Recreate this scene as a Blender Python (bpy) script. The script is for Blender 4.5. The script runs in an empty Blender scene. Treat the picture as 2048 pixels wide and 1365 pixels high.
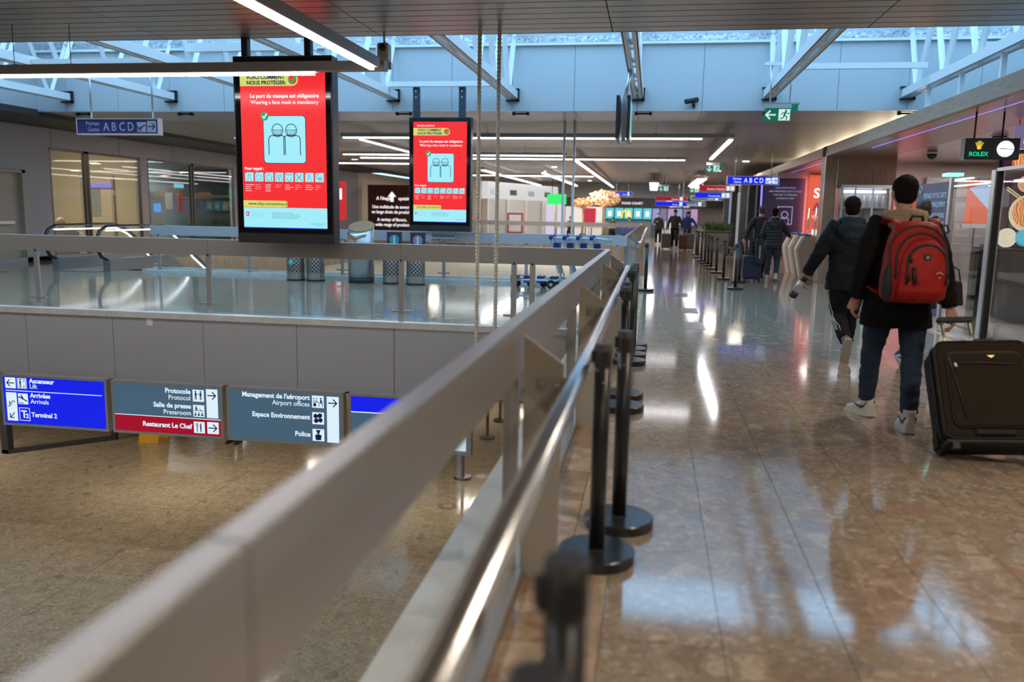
import bpy, math, random
from mathutils import Vector, Matrix, Quaternion, noise
random.seed(7)
SC = bpy.context.scene
COL = SC.collection
PI = math.pi

# ------------------------------------------------------------------ camera, world, exposure
def camera_basis(yaw, pitch, roll):
    y, p, r = map(math.radians, (yaw, pitch, roll))
    f = Vector((-math.sin(y) * math.cos(p), math.cos(y) * math.cos(p), -math.sin(p)))
    rt = Vector((math.cos(y), math.sin(y), 0)); up = rt.cross(f)
    return rt * math.cos(r) + up * math.sin(r), -rt * math.sin(r) + up * math.cos(r), f
R_, U_, F_ = camera_basis(9.4, 8.84, 1.07)
cam_d = bpy.data.cameras.new('camera'); cam = bpy.data.objects.new('camera', cam_d); COL.objects.link(cam)
cam.matrix_world = Matrix(((R_.x, U_.x, -F_.x, 0), (R_.y, U_.y, -F_.y, 0), (R_.z, U_.z, -F_.z, 1.5), (0, 0, 0, 1)))
cam_d.sensor_width = 36.0; cam_d.lens = 36.0 * 1650 / 2048; cam_d.clip_start = 0.05; cam_d.clip_end = 300
cam_d.dof.use_dof = True; cam_d.dof.focus_distance = 10.5; cam_d.dof.aperture_fstop = 1.35
SC.camera = cam
SC.view_settings.view_transform = 'Standard'; SC.view_settings.look = 'None'
SC.view_settings.gamma = 1.0; SC.view_settings.use_curve_mapping = False
SC.view_settings.exposure = 0.0
cy = SC.cycles
cy.max_bounces = 6; cy.diffuse_bounces = 3; cy.glossy_bounces = 3; cy.transmission_bounces = 4; cy.transparent_max_bounces = 16
cy.caustics_reflective = False; cy.caustics_refractive = False; cy.sample_clamp_indirect = 6.0
cy.use_denoising = True

world = bpy.data.worlds.new('overcast_sky'); SC.world = world; world.use_nodes = True
bg = world.node_tree.nodes['Background']
bg.inputs[0].default_value = (0.32, 0.65, 1.0, 1); bg.inputs[1].default_value = 3.9

def area_light(name, loc, sx, sy, power, color, rot=(0, 0, 0), portal=False, spread=PI):
    d = bpy.data.lights.new(name, 'AREA'); d.shape = 'RECTANGLE'; d.size = sx; d.size_y = sy
    d.energy = power; d.color = color; d.spread = spread
    if portal: d.cycles.is_portal = True
    o = bpy.data.objects.new(name, d); COL.objects.link(o); o.location = loc; o.rotation_euler = rot
    return o
area_light('skylight_portal', (-2.5, 13.75, 6.3), 23.6, 7.2, 1, (1, 1, 1), portal=True)
WARM = (1.0, 0.86, 0.70); SOFT = (1.0, 0.90, 0.78)
# downlights added to light corridor, halls and shops (their fittings are built further down)
DOWN = []
for x, y, z, w in [(2.3, -5, 3.57, 70), (2.3, -1, 3.57, 70), (2.3, 3, 3.57, 75), (3.0, 7.6, 3.57, 50), (-4, -4, 3.57, 60), (-10, -3, 3.57, 60), (-10, 3, 3.57, 60),
                   (3.4, 33, 3.57, 80), (2.9, 40, 3.57, 70), (2.6, 46, 3.57, 80), (2.6, 53, 3.57, 80),
                   (-4, 47, 3.57, 110), (-4, 53, 3.57, 120), (-12.5, 47, 3.57, 110), (-11, 52, 3.57, 110),
                   (-4.5, 38, 3.57, 70), (-12.5, 24, 3.57, 60), (-12.5, 34, 3.57, 60)]:
    DOWN.append((x, y, z))
    area_light('added_downlight', (x, y, z - 0.03), 0.5, 0.5, w, WARM)
for x, y in [(-3, 13), (-8, 13), (-13, 13), (-4, 20), (-9, 22), (-4, 30), (-9, 34), (-5, 41), (-10, 41)]:
    area_light('lower_hall_fill', (x, y, -1.02), 1.2, 0.3, 60, SOFT)  # added fill light under the slab, no fitting built

# ------------------------------------------------------------------ materials
MATS = {}
def nodes_of(m):
    m.use_nodes = True
    nt = m.node_tree
    return nt, nt.nodes, nt.links, nt.nodes['Principled BSDF']
def mat(name, color, rough=0.5, metal=0.0, spec=0.5, bump=0.0, bscale=40, var=0.0, vscale=3.0, stretch=None, coat=0.0, sheen=0.0):
    if name in MATS: return MATS[name]
    m = bpy.data.materials.new(name); nt, N, L, p = nodes_of(m)
    p.inputs['Base Color'].default_value = (*color, 1); p.inputs['Roughness'].default_value = rough
    p.inputs['Metallic'].default_value = metal; p.inputs['Specular IOR Level'].default_value = spec
    p.inputs['Coat Weight'].default_value = coat; p.inputs['Sheen Weight'].default_value = sheen
    if bump or var:
        tc = N.new('ShaderNodeTexCoord'); mp = N.new('ShaderNodeMapping'); L.new(tc.outputs['Object'], mp.inputs[0])
        if stretch: mp.inputs['Scale'].default_value = stretch
    if var:
        n = N.new('ShaderNodeTexNoise'); n.inputs['Scale'].default_value = vscale; n.inputs['Detail'].default_value = 5
        L.new(mp.outputs[0], n.inputs['Vector'])
        r = N.new('ShaderNodeValToRGB'); r.color_ramp.elements[0].position = 0.3; r.color_ramp.elements[1].position = 0.7
        r.color_ramp.elements[0].color = (*[max(0, c * (1 - var)) for c in color], 1)
        r.color_ramp.elements[1].color = (*[min(1, c * (1 + var)) for c in color], 1)
        L.new(n.outputs['Fac'], r.inputs[0]); L.new(r.outputs[0], p.inputs['Base Color'])
    if bump:
        n2 = N.new('ShaderNodeTexNoise'); n2.inputs['Scale'].default_value = bscale; n2.inputs['Detail'].default_value = 3
        L.new(mp.outputs[0], n2.inputs['Vector'])
        b = N.new('ShaderNodeBump'); b.inputs['Strength'].default_value = bump; b.inputs['Distance'].default_value = 0.01
        L.new(n2.outputs['Fac'], b.inputs['Height']); L.new(b.outputs[0], p.inputs['Normal'])
    MATS[name] = m
    return m
def emit(name, color, strength=1.0, gloss=0.25):
    if name in MATS: return MATS[name]
    m = bpy.data.materials.new(name); nt, N, L, p = nodes_of(m)
    p.inputs['Base Color'].default_value = (0.01, 0.01, 0.01, 1); p.inputs['Roughness'].default_value = gloss
    p.inputs['Specular IOR Level'].default_value = 0.3
    p.inputs['Emission Color'].default_value = (*color, 1); p.inputs['Emission Strength'].default_value = strength
    MATS[name] = m
    return m
def glass(name, tint=(0.93, 0.97, 0.96), refl=1.0, rough=0.0):
    if name in MATS: return MATS[name]
    m = bpy.data.materials.new(name); m.use_nodes = True; nt = m.node_tree; N, L = nt.nodes, nt.links
    for n in list(N): N.remove(n)
    out = N.new('ShaderNodeOutputMaterial'); mix = N.new('ShaderNodeMixShader')
    tr = N.new('ShaderNodeBsdfTransparent'); tr.inputs[0].default_value = (*tint, 1)
    gl = N.new('ShaderNodeBsdfGlossy'); gl.inputs['Roughness'].default_value = rough
    fr = N.new('ShaderNodeFresnel'); fr.inputs['IOR'].default_value = 1.45
    mu = N.new('ShaderNodeMath'); mu.operation = 'MULTIPLY'; mu.inputs[1].default_value = refl
    ge = N.new('ShaderNodeNewGeometry'); iv = N.new('ShaderNodeMath'); iv.operation = 'SUBTRACT'; iv.inputs[0].default_value = 1.0; L.new(ge.outputs['Backfacing'], iv.inputs[1])
    m2 = N.new('ShaderNodeMath'); m2.operation = 'MULTIPLY'; L.new(fr.outputs[0], m2.inputs[0]); L.new(iv.outputs[0], m2.inputs[1])   # reflect once, on the outer face
    L.new(m2.outputs[0], mu.inputs[0]); L.new(mu.outputs[0], mix.inputs[0]); L.new(tr.outputs[0], mix.inputs[1]); L.new(gl.outputs[0], mix.inputs[2])
    L.new(mix.outputs[0], out.inputs[0])
    MATS[name] = m
    return m
def terrazzo(name, base, chips, scale, rough=0.1, seed=0.0):
    """polished stone-chip floor: base cement with chips of several sizes and colours"""
    if name in MATS: return MATS[name]
    m = bpy.data.materials.new(name); nt, N, L, p = nodes_of(m)
    geo = N.new('ShaderNodeNewGeometry'); mp = N.new('ShaderNodeMapping'); mp.inputs['Location'].default_value = (seed, seed * 1.7, 0)
    L.new(geo.outputs['Position'], mp.inputs[0])
    wn = N.new('ShaderNodeTexNoise'); wn.inputs['Scale'].default_value = scale * 1.3; L.new(mp.outputs[0], wn.inputs['Vector'])
    wmix = N.new('ShaderNodeVectorMath'); wmix.operation = 'MULTIPLY_ADD'
    L.new(wn.outputs['Color'], wmix.inputs[0]); wmix.inputs[1].default_value = (0.35 / scale,) * 3; L.new(mp.outputs[0], wmix.inputs[2])
    n0 = N.new('ShaderNodeTexNoise'); n0.inputs['Scale'].default_value = scale * 0.9; n0.inputs['Detail'].default_value = 8; n0.inputs['Roughness'].default_value = 0.75
    L.new(mp.outputs[0], n0.inputs['Vector'])
    r0 = N.new('ShaderNodeValToRGB'); e = r0.color_ramp.elements
    e[0].position = 0.32; e[0].color = (*[c * 0.72 for c in base], 1); e[1].position = 0.68; e[1].color = (*[min(1, c * 1.2) for c in base], 1)
    L.new(n0.outputs['Fac'], r0.inputs[0]); last = r0.outputs[0]
    for k, (sc, size, cols) in enumerate(chips):
        mk = N.new('ShaderNodeMapping'); mk.inputs['Location'].default_value = (k * 3.1, k * 1.3, 0.0); mk.inputs['Rotation'].default_value = (0, 0, 0.7 * k)
        mk.inputs['Scale'].default_value = (1, 1.5 if k % 2 else 0.7, 1); L.new(wmix.outputs[0], mk.inputs[0])
        v = N.new('ShaderNodeTexVoronoi'); ve = N.new('ShaderNodeTexVoronoi'); ve.feature = 'DISTANCE_TO_EDGE'
        for q in (v, ve): q.voronoi_dimensions = '2D'; q.inputs['Scale'].default_value = scale * sc; L.new(mk.outputs[0], q.inputs['Vector'])
        sep = N.new('ShaderNodeSeparateColor'); L.new(v.outputs['Color'], sep.inputs[0])
        # only some cells hold a chip, and each chip keeps clear of its cell edge by its own margin
        den = N.new('ShaderNodeMath'); den.operation = 'LESS_THAN'; den.inputs[1].default_value = size; L.new(sep.outputs[1], den.inputs[0])
        mg = N.new('ShaderNodeMath'); mg.operation = 'MULTIPLY_ADD'; mg.inputs[1].default_value = 0.16; mg.inputs[2].default_value = 0.03; L.new(sep.outputs[2], mg.inputs[0])
        ed = N.new('ShaderNodeMath'); ed.operation = 'GREATER_THAN'; L.new(ve.outputs['Distance'], ed.inputs[0]); L.new(mg.outputs[0], ed.inputs[1])
        lt = N.new('ShaderNodeMath'); lt.operation = 'MULTIPLY'; L.new(den.outputs[0], lt.inputs[0]); L.new(ed.outputs[0], lt.inputs[1])
        cr = N.new('ShaderNodeValToRGB'); cr.color_ramp.interpolation = 'CONSTANT'
        while len(cr.color_ramp.elements) < len(cols): cr.color_ramp.elements.new(0.5)
        for i, c in enumerate(cols):
            cr.color_ramp.elements[i].position = i / len(cols); cr.color_ramp.elements[i].color = (*c, 1)
        L.new(sep.outputs[0], cr.inputs[0])
        mx = N.new('ShaderNodeMix'); mx.data_type = 'RGBA'
        f2 = N.new('ShaderNodeMath'); f2.operation = 'MULTIPLY'; f2.inputs[1].default_value = 0.58; L.new(lt.outputs[0], f2.inputs[0])
        L.new(f2.outputs[0], mx.inputs[0]); L.new(last, mx.inputs[6]); L.new(cr.outputs[0], mx.inputs[7]); last = mx.outputs[2]
    L.new(last, p.inputs['Base Color'])
    p.inputs['Roughness'].default_value = rough; p.inputs['Specular IOR Level'].default_value = 0.9
    wv = N.new('ShaderNodeTexNoise'); wv.inputs['Scale'].default_value = 2.2; wv.inputs['Detail'].default_value = 2; L.new(geo.outputs['Position'], wv.inputs['Vector'])
    bp = N.new('ShaderNodeBump'); bp.inputs['Strength'].default_value = 0.02; bp.inputs['Distance'].default_value = 0.02
    L.new(wv.outputs['Fac'], bp.inputs['Height']); L.new(bp.outputs[0], p.inputs['Normal'])
    MATS[name] = m
    return m
def wood(name, c1, c2, stretch=(1, 1, 12), scale=8, rough=0.4):
    if name in MATS: return MATS[name]
    m = bpy.data.materials.new(name); nt, N, L, p = nodes_of(m)
    geo = N.new('ShaderNodeNewGeometry'); mp = N.new('ShaderNodeMapping'); mp.inputs['Scale'].default_value = stretch; L.new(geo.outputs['Position'], mp.inputs[0])
    n = N.new('ShaderNodeTexNoise'); n.inputs['Scale'].default_value = scale; n.inputs['Detail'].default_value = 6; L.new(mp.outputs[0], n.inputs['Vector'])
    r = N.new('ShaderNodeValToRGB'); r.color_ramp.elements[0].position = 0.35; r.color_ramp.elements[1].position = 0.65
    r.color_ramp.elements[0].color = (*c1, 1); r.color_ramp.elements[1].color = (*c2, 1)
    L.new(n.outputs['Fac'], r.inputs[0]); L.new(r.outputs[0], p.inputs['Base Color']); p.inputs['Roughness'].default_value = rough
    MATS[name] = m
    return m

CHIPS = [((0.20, 0.14, 0.09)), ((0.30, 0.22, 0.15)), ((0.55, 0.44, 0.33)), ((0.22, 0.21, 0.20)), ((0.36, 0.20, 0.13)), ((0.44, 0.36, 0.27))]
M_FLOOR = terrazzo('upper_terrazzo', (0.35, 0.265, 0.185), [(6.5, 0.40, [CHIPS[2], CHIPS[5], CHIPS[1]]), (3.2, 0.28, [CHIPS[0], CHIPS[2], CHIPS[4], CHIPS[5], CHIPS[3]]), (1.5, 0.20, [CHIPS[0], CHIPS[4], CHIPS[2], CHIPS[3], CHIPS[1]]), (9.0, 0.25, [CHIPS[0], CHIPS[1], CHIPS[3]])], 6.0, 0.085)
M_LOWER = terrazzo('lower_terrazzo', (0.40, 0.32, 0.21), [(6.0, 0.36, [CHIPS[2], CHIPS[5], CHIPS[1]]), (3.0, 0.16, [CHIPS[0], CHIPS[5], CHIPS[3], CHIPS[2]]), (1.5, 0.07, [CHIPS[0], CHIPS[3], CHIPS[1]]), (9.0, 0.22, [CHIPS[0], CHIPS[1], CHIPS[3]])], 5.5, 0.10, 5.0)
M_GROUT = mat('dark_joint', (0.06, 0.05, 0.04), 0.8)
M_BORDER = terrazzo('warm_border_stone', (0.46, 0.33, 0.22), [(2.0, 0.4, [(0.55, 0.42, 0.30), (0.36, 0.24, 0.15)]), (1.2, 0.3, [(0.30, 0.15, 0.10), (0.6, 0.5, 0.4)])], 7.0, 0.16)
M_CURB = mat('pale_curb_stone', (0.62, 0.62, 0.60), 0.3, var=0.12, vscale=6)
M_SLAT = mat('grey_ceiling_slat', (0.40, 0.375, 0.36), 0.34, metal=0.6)
M_SLATW = mat('warm_ceiling_slat', (0.28, 0.26, 0.245), 0.4)
M_BLACK = mat('matt_black', (0.012, 0.012, 0.014), 0.6)
M_DARK = mat('dark_soffit', (0.035, 0.034, 0.038), 0.6)
M_PANEL = mat('white_upstand_panel', (0.49, 0.505, 0.525), 0.45)
M_WHITE = mat('white_painted_steel', (0.78, 0.79, 0.80), 0.4)
M_GREYP = mat('grey_fascia_panel', (0.42, 0.425, 0.455), 0.5, var=0.03, vscale=0.6)
M_RAIL = mat('brushed_grey_rail', (0.40, 0.385, 0.375), 0.34, metal=0.55, bump=0.03, bscale=60, stretch=(60, 1, 60))
M_ALU = mat('satin_aluminium', (0.62, 0.62, 0.62), 0.32, metal=0.8)
M_CHROME = mat('polished_steel', (0.82, 0.82, 0.83), 0.24, metal=1.0)
M_FIN = mat('beige_fin_steel', (0.46, 0.42, 0.35), 0.4, metal=0.2)
M_GLASS = glass('rail_glass', (0.975, 0.99, 0.985), 0.9)
M_CLEAR = glass('partition_glass', (0.96, 0.975, 0.98), 1.2)
M_WOOD = wood('walnut_veneer', (0.34, 0.225, 0.15), (0.42, 0.29, 0.20), (6, 6, 0.6), 6)
M_WOODF = wood('walnut_fascia', (0.36, 0.245, 0.17), (0.44, 0.31, 0.225), (6, 0.6, 6), 6)
M_SOFFIT = mat('brown_metal_soffit', (0.46, 0.35, 0.33), 0.28, metal=0.45)
M_LWALL = mat('grey_lilac_wall', (0.36, 0.35, 0.37), 0.6)
M_BEIGE = mat('beige_wall', (0.42, 0.36, 0.28), 0.6)
M_CREAM = mat('cream_wall', (0.60, 0.55, 0.47), 0.6)
M_TUBE = emit('lit_tube', (1.0, 0.93, 0.95), 9.0)
M_POSTBLK = mat('black_post_paint', (0.018, 0.018, 0.02), 0.35)

# ------------------------------------------------------------------ mesh helpers
class B:
    """collects simple shapes; make() links them as one mesh object"""
    def __init__(s): s.v = []; s.f = []; s.sm = []
    def add(s, verts, faces, smooth=False):
        o = len(s.v); s.v += [tuple(x) for x in verts]; s.f += [tuple(i + o for i in f) for f in faces]; s.sm += [smooth] * len(faces)
        return s
    def box(s, x0, x1, y0, y1, z0, z1):
        return s.add([(x0, y0, z0), (x1, y0, z0), (x1, y1, z0), (x0, y1, z0), (x0, y0, z1), (x1, y0, z1), (x1, y1, z1), (x0, y1, z1)],
                     [(0, 3, 2, 1), (4, 5, 6, 7), (0, 1, 5, 4), (1, 2, 6, 5), (2, 3, 7, 6), (3, 0, 4, 7)])
    def cbox(s, x, y, z, sx, sy, sz): return s.box(x - sx / 2, x + sx / 2, y - sy / 2, y + sy / 2, z - sz / 2, z + sz / 2)
    def rbox(s, x0, x1, y0, y1, z0, z1, r=0.02, seg=3, axis='y'):
        """box with rounded corners seen along axis"""
        if axis == 'y': w, h, d0, d1 = (x0, x1), (z0, z1), y0, y1; f = lambda a, b, d: (a, d, b)
        elif axis == 'z': w, h, d0, d1 = (x0, x1), (y0, y1), z0, z1; f = lambda a, b, d: (a, b, d)
        else: w, h, d0, d1 = (y0, y1), (z0, z1), x0, x1; f = lambda a, b, d: (d, a, b)
        pts = []
        for cx, cy_, a0 in ((w[1] - r, h[1] - r, 0), (w[0] + r, h[1] - r, 90), (w[0] + r, h[0] + r, 180), (w[1] - r, h[0] + r, 270)):
            for i in range(seg + 1):
                a = math.radians(a0 + 90 * i / seg); pts.append((cx + r * math.cos(a), cy_ + r * math.sin(a)))
        return s.prism([f(a, b, d0) for a, b in pts], [f(a, b, d1) for a, b in pts])
    def prism(s, bot, top, smooth=False):
        n = len(bot)
        return s.add(list(bot) + list(top), [tuple(range(n - 1, -1, -1)), tuple(range(n, 2 * n))] + [(i, (i + 1) % n, n + (i + 1) % n, n + i) for i in range(n)], smooth)
    def tube(s, pts, rad, n=10, caps=True, flat=None, smooth=True):
        pts = [Vector(p) for p in pts]
        if not isinstance(rad, (list, tuple)): rad = [rad] * len(pts)
        t = (pts[1] - pts[0]).normalized()
        a = Vector((0, 0, 1)) if abs(t.z) < 0.9 else Vector((0, 1, 0))
        u = t.cross(a).normalized(); rings = []
        for i, p in enumerate(pts):
            if i == 0: tt = pts[1] - pts[0]
            elif i == len(pts) - 1: tt = pts[-1] - pts[-2]
            else: tt = (pts[i + 1] - pts[i]).normalized() + (pts[i] - pts[i - 1]).normalized()
            tt.normalize(); u = (u - tt * u.dot(tt)).normalized(); w = tt.cross(u)
            r = rad[i]; ru, rw = (r if isinstance(r, tuple) else (r, r))
            rings.append([p + u * math.cos(2 * PI * k / n) * ru + w * math.sin(2 * PI * k / n) * rw for k in range(n)])
        return s.rings(rings, caps, smooth)
    def rings(s, rings, caps=True, smooth=True):
        n = len(rings[0]); v = [q for r in rings for q in r]; f = []
        for i in range(len(rings) - 1):
            for k in range(n): f.append((i * n + k, i * n + (k + 1) % n, (i + 1) * n + (k + 1) % n, (i + 1) * n + k))
        o = len(s.v); s.add(v, f, smooth)
        if caps:
            s.f.append(tuple(o + k for k in range(n - 1, -1, -1))); s.f.append(tuple(o + (len(rings) - 1) * n + k for k in range(n))); s.sm += [False, False]
        return s
    def lathe(s, prof, cx=0, cy_=0, n=20, smooth=True):
        return s.rings([[(cx + r * math.cos(2 * PI * k / n), cy_ + r * math.sin(2 * PI * k / n), z) for k in range(n)] for r, z in prof], True, smooth)
    def ell(s, c, r, nu=12, nv=8):
        rows = []
        for j in range(nv + 1):
            a = PI * (j + 0.0) / nv; a = min(max(a, 0.02), PI - 0.02)
            rows.append([(c[0] + r[0] * math.sin(a) * math.cos(2 * PI * k / nu), c[1] + r[1] * math.sin(a) * math.sin(2 * PI * k / nu), c[2] - r[2] * math.cos(a)) for k in range(nu)])
        return s.rings(rows, True, True)
    def mesh(s, name, off=None):
        me = bpy.data.meshes.new(name)
        v = s.v if off is None else [(a - off[0], b - off[1], c - off[2]) for a, b, c in s.v]
        me.from_pydata(v, [], s.f); me.polygons.foreach_set('use_smooth', s.sm); me.update()
        return me
    def make(s, name, m, parent=None, world=True):
        """world=True: the shapes are given in world coordinates, parents are unrotated empties"""
        off = None
        if parent is not None and world: off = root_loc(parent)
        me = s.mesh(name, off)
        if m is not None: me.materials.append(m)
        o = bpy.data.objects.new(name, me); COL.objects.link(o)
        if parent is not None: o.parent = parent
        return o
def root_loc(o):
    l = Vector(o.location)
    while o.parent: o = o.parent; l += Vector(o.location)
    return l
def tag(o, label=None, cat=None, group=None, kind=None):
    if label: o['label'] = label
    if cat: o['category'] = cat
    if group: o['group'] = group
    if kind: o['kind'] = kind
    return o
def thing(name, label, cat, loc=(0, 0, 0), group=None, rz=0.0):
    o = bpy.data.objects.new(name, None); COL.objects.link(o); o.location = loc; o.rotation_euler = (0, 0, rz); o.empty_display_size = 0.1
    return tag(o, label, cat, group)
def dup(root, loc, rz=None, label=None, group=None):
    r = root.copy(); COL.objects.link(r); r.location = loc
    if rz is not None: r.rotation_euler = (0, 0, rz)
    if label: r['label'] = label
    if group: r['group'] = group
    for ch in list(root.children):
        c = ch.copy(); COL.objects.link(c); c.parent = r
        for g in list(ch.children):
            d = g.copy(); COL.objects.link(d); d.parent = c
    return r
def share(name, me, loc, parent=None):
    o = bpy.data.objects.new(name, me); COL.objects.link(o); o.location = loc
    if parent is not None: o.parent = parent; o.location = Vector(loc) - root_loc(parent)
    return o
def struct(o): o['kind'] = 'structure'; return o
def inst_mesh(b, name, m):
    me = b.mesh(name); me.materials.append(m); return me
def bevel(o, w=0.01, seg=2):
    md = o.modifiers.new('bevel', 'BEVEL'); md.width = w; md.segments = seg; md.limit_method = 'ANGLE'; return o
_dg = None
def text(s, size, loc, m, parent=None, align='LEFT', bold=0.0, name='lettering', face='-y', sx=1.0, thick=0.002, world=True, alignv='BOTTOM_BASELINE', font_shear=0.0):
    """flat lettering turned into mesh; loc is (x, height, depth); face: the way it faces"""
    loc = (loc[0], loc[2], loc[1])
    cu = bpy.data.curves.new(name, 'FONT'); cu.body = s; cu.size = size; cu.align_x = align; cu.offset = bold; cu.extrude = thick / 2; cu.shear = font_shear
    cu.resolution_u = 3
    t = bpy.data.objects.new(name, cu); COL.objects.link(t)
    me = bpy.data.meshes.new_from_object(t.evaluated_get(bpy.context.evaluated_depsgraph_get()))
    bpy.data.objects.remove(t); bpy.data.curves.remove(cu)
    rot = {'-y': Matrix.Rotation(PI / 2, 4, 'X'), '+y': Matrix.Rotation(PI, 4, 'Z') @ Matrix.Rotation(PI / 2, 4, 'X'),
           '-x': Matrix.Rotation(-PI / 2, 4, 'Z') @ Matrix.Rotation(PI / 2, 4, 'X'), '+x': Matrix.Rotation(PI / 2, 4, 'Z') @ Matrix.Rotation(PI / 2, 4, 'X'), 'z': Matrix.Identity(4)}[face]
    off = Vector(loc) - (root_loc(parent) if (parent is not None and world) else Vector((0, 0, 0)))
    me.transform(Matrix.Translation(off) @ rot @ Matrix.Diagonal((sx, 1, 1, 1)))
    me.materials.clear(); me.materials.append(m)
    o = bpy.data.objects.new(name, me); COL.objects.link(o)
    if parent is not None: o.parent = parent
    return o
def poly(b, pts, y, t=0.002):
    """flat outline in the xz plane facing -y, with a little thickness"""
    return b.prism([(x, y - t, z) for x, z in pts], [(x, y, z) for x, z in pts])
def stroke(b, pts, w, y, t=0.002, close=False):
    """line of constant width drawn in the xz plane"""
    if close: pts = list(pts) + [pts[0]]
    for (x0, z0), (x1, z1) in zip(pts[:-1], pts[1:]):
        dx, dz = x1 - x0, z1 - z0; l = math.hypot(dx, dz) or 1e-6; nx, nz = -dz / l * w / 2, dx / l * w / 2; ex, ez = dx / l * w * 0.3, dz / l * w * 0.3
        poly(b, [(x0 - ex + nx, z0 - ez + nz), (x0 - ex - nx, z0 - ez - nz), (x1 + ex - nx, z1 + ez - nz), (x1 + ex + nx, z1 + ez + nz)][::1], y, t)
    return b
def arc(cx, cz, r, a0, a1, n=12, rz=None):
    rz = rz or r
    return [(cx + r * math.cos(math.radians(a0 + (a1 - a0) * i / n)), cz + rz * math.sin(math.radians(a0 + (a1 - a0) * i / n))) for i in range(n + 1)]
#PART1END

# ================================================================== THE SETTING
# ---- upper floor: slabs, stone tiles, warm border tiles, kerb
fl = B()
fl.box(-0.47, 3.9, -8, 20.84, -0.9, -0.012)
fl.box(-0.81, -0.47, -8, 20.84, -0.9, 0.0)
fl.box(3.9, 11, -8, 20.84, -0.9, 0.0)
fl.box(-0.81, 11, 20.84, 58, -0.9, 0.0)
fl.box(-16, -0.81, 10.30, 17.62, -0.9, 0.0)
fl.box(-16, -13.95, 17.62, 44, -0.9, 0.0)
fl.box(-16, -0.81, 44, 58, -0.9, 0.0)
fl.box(-16, -14.5, -8, 10.30, -0.9, 0.0)
floor = struct(fl.make('floor', M_FLOOR))
tl = B().box(0.0015, 0.4285, 0.0015, 2.5785, -0.02, 0.0)
tile_me = inst_mesh(tl, 'tile', M_FLOOR)
for i in range(9):
    for j in range(8):
        share('tile', tile_me, (-0.12 + 0.43 * i, 0.2 + 2.58 * j, 0.0), floor)
tile_me2 = inst_mesh(B().box(0, 4.0, 0, 8.2, -0.02, 0.0), 'tile', M_FLOOR)
share('tile', tile_me2, (-0.12, -8.0, 0.0), floor)
bt1 = inst_mesh(B().box(0.002, 0.168, 0.002, 0.498, -0.02, 0.0), 'border_tile', M_BORDER)
bt2 = inst_mesh(B().box(0.002, 0.178, 0.002, 0.498, -0.02, 0.0), 'border_tile', M_BORDER)
M_BORDER2 = terrazzo('dark_border_stone', (0.34, 0.22, 0.13), [(2.0, 0.4, [(0.44, 0.31, 0.2), (0.25, 0.15, 0.1)]), (1.2, 0.3, [(0.2, 0.1, 0.07), (0.5, 0.4, 0.3)])], 7.0, 0.16, 2.0)
bt3 = inst_mesh(B().box(0.002, 0.168, 0.002, 0.498, -0.02, 0.0), 'border_tile', M_BORDER2)
for j in range(41):
    share('border_tile', bt3 if (j * 7) % 5 < 2 else bt1, (-0.47, 0.2 + 0.5 * j, 0), floor)
    share('border_tile', bt2, (-0.30, 0.45 + 0.5 * j, 0), floor)
kerb_me = inst_mesh(B().box(0, 0.15, 0.003, 2.597, -0.02, 0.06), 'kerb_stone', M_CURB)
for j in range(6): share('kerb_stone', kerb_me, (-0.83, -5.1 + 2.6 * j, 0), floor)
kerb2 = inst_mesh(B().box(0.002, 1.348, 0, 0.16, -0.02, 0.06), 'kerb_stone', M_CURB)
for j in range(11): share('kerb_stone', kerb2, (-15.38 + 1.35 * j - 0.03, 10.24, 0), floor)
B().box(-0.68, -0.47, -5.1, 10.5, 0.0, 0.045).make('kerb_channel', M_RAIL, floor)

# ---- fascia panels on the slab edges
fp = inst_mesh(B().box(0.004, 1.346, 0, 0.03, 0, 0.88), 'fascia_panel', M_GREYP)
edge = struct(B().box(-16, -0.81, 10.285, 10.32, -0.92, -0.88).make('trim_1', M_BLACK))
for j in range(11): share('fascia_panel', fp, (-15.38 + 1.35 * j - 0.03, 10.255, -0.90), edge)
fp2 = inst_mesh(B().box(0, 0.03, 0.004, 1.346, 0, 0.88), 'fascia_panel', M_GREYP)
edge2 = struct(B().box(-0.82, -0.80, -5, 10.3, -0.92, -0.88).make('trim_2', M_BLACK))
for j in range(11): share('fascia_panel', fp2, (-0.845, -4.5 + 1.35 * j, -0.90), edge2)
# ---- lower hall
lower = struct(B().box(-17.3, 11, -8, 46, -3.7, -3.512).make('floor_lower', M_GROUT))
lt = inst_mesh(B().box(0.004, 4.896, 0.004, 2.436, -0.02, 0.0), 'tile', M_LOWER)
for i in range(3):
    for j in range(13): share('tile', lt, (-17.23 + 4.9 * i, -7.42 + 2.44 * j, -3.5), lower)
B().box(-2.53, 11, -8, 24.3, -3.52, -3.5).make('tile', M_LOWER, lower)
B().box(-17.3, 11, 24.3, 46, -3.52, -3.5).make('tile', M_LOWER, lower)
struct(B().box(-17.5, -17.3, -8, 46, -3.7, -0.9).make('wall_lower_left', M_BEIGE))
struct(B().box(2.5, 2.7, -8, 46, -3.7, -0.9).make('wall_lower_right', M_CREAM))
struct(B().box(-17.5, 11, 45.0, 45.2, -3.7, -0.9).make('wall_lower_far', M_CREAM))
struct(B().box(-17.5, 11, -8.2, -8, -3.7, 6.4).make('wall_back', M_BEIGE))
struct(B().box(-17.3, 2.5, 10.4, 45, -0.96, -0.92).make('ceiling_lower', M_CREAM))

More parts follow.
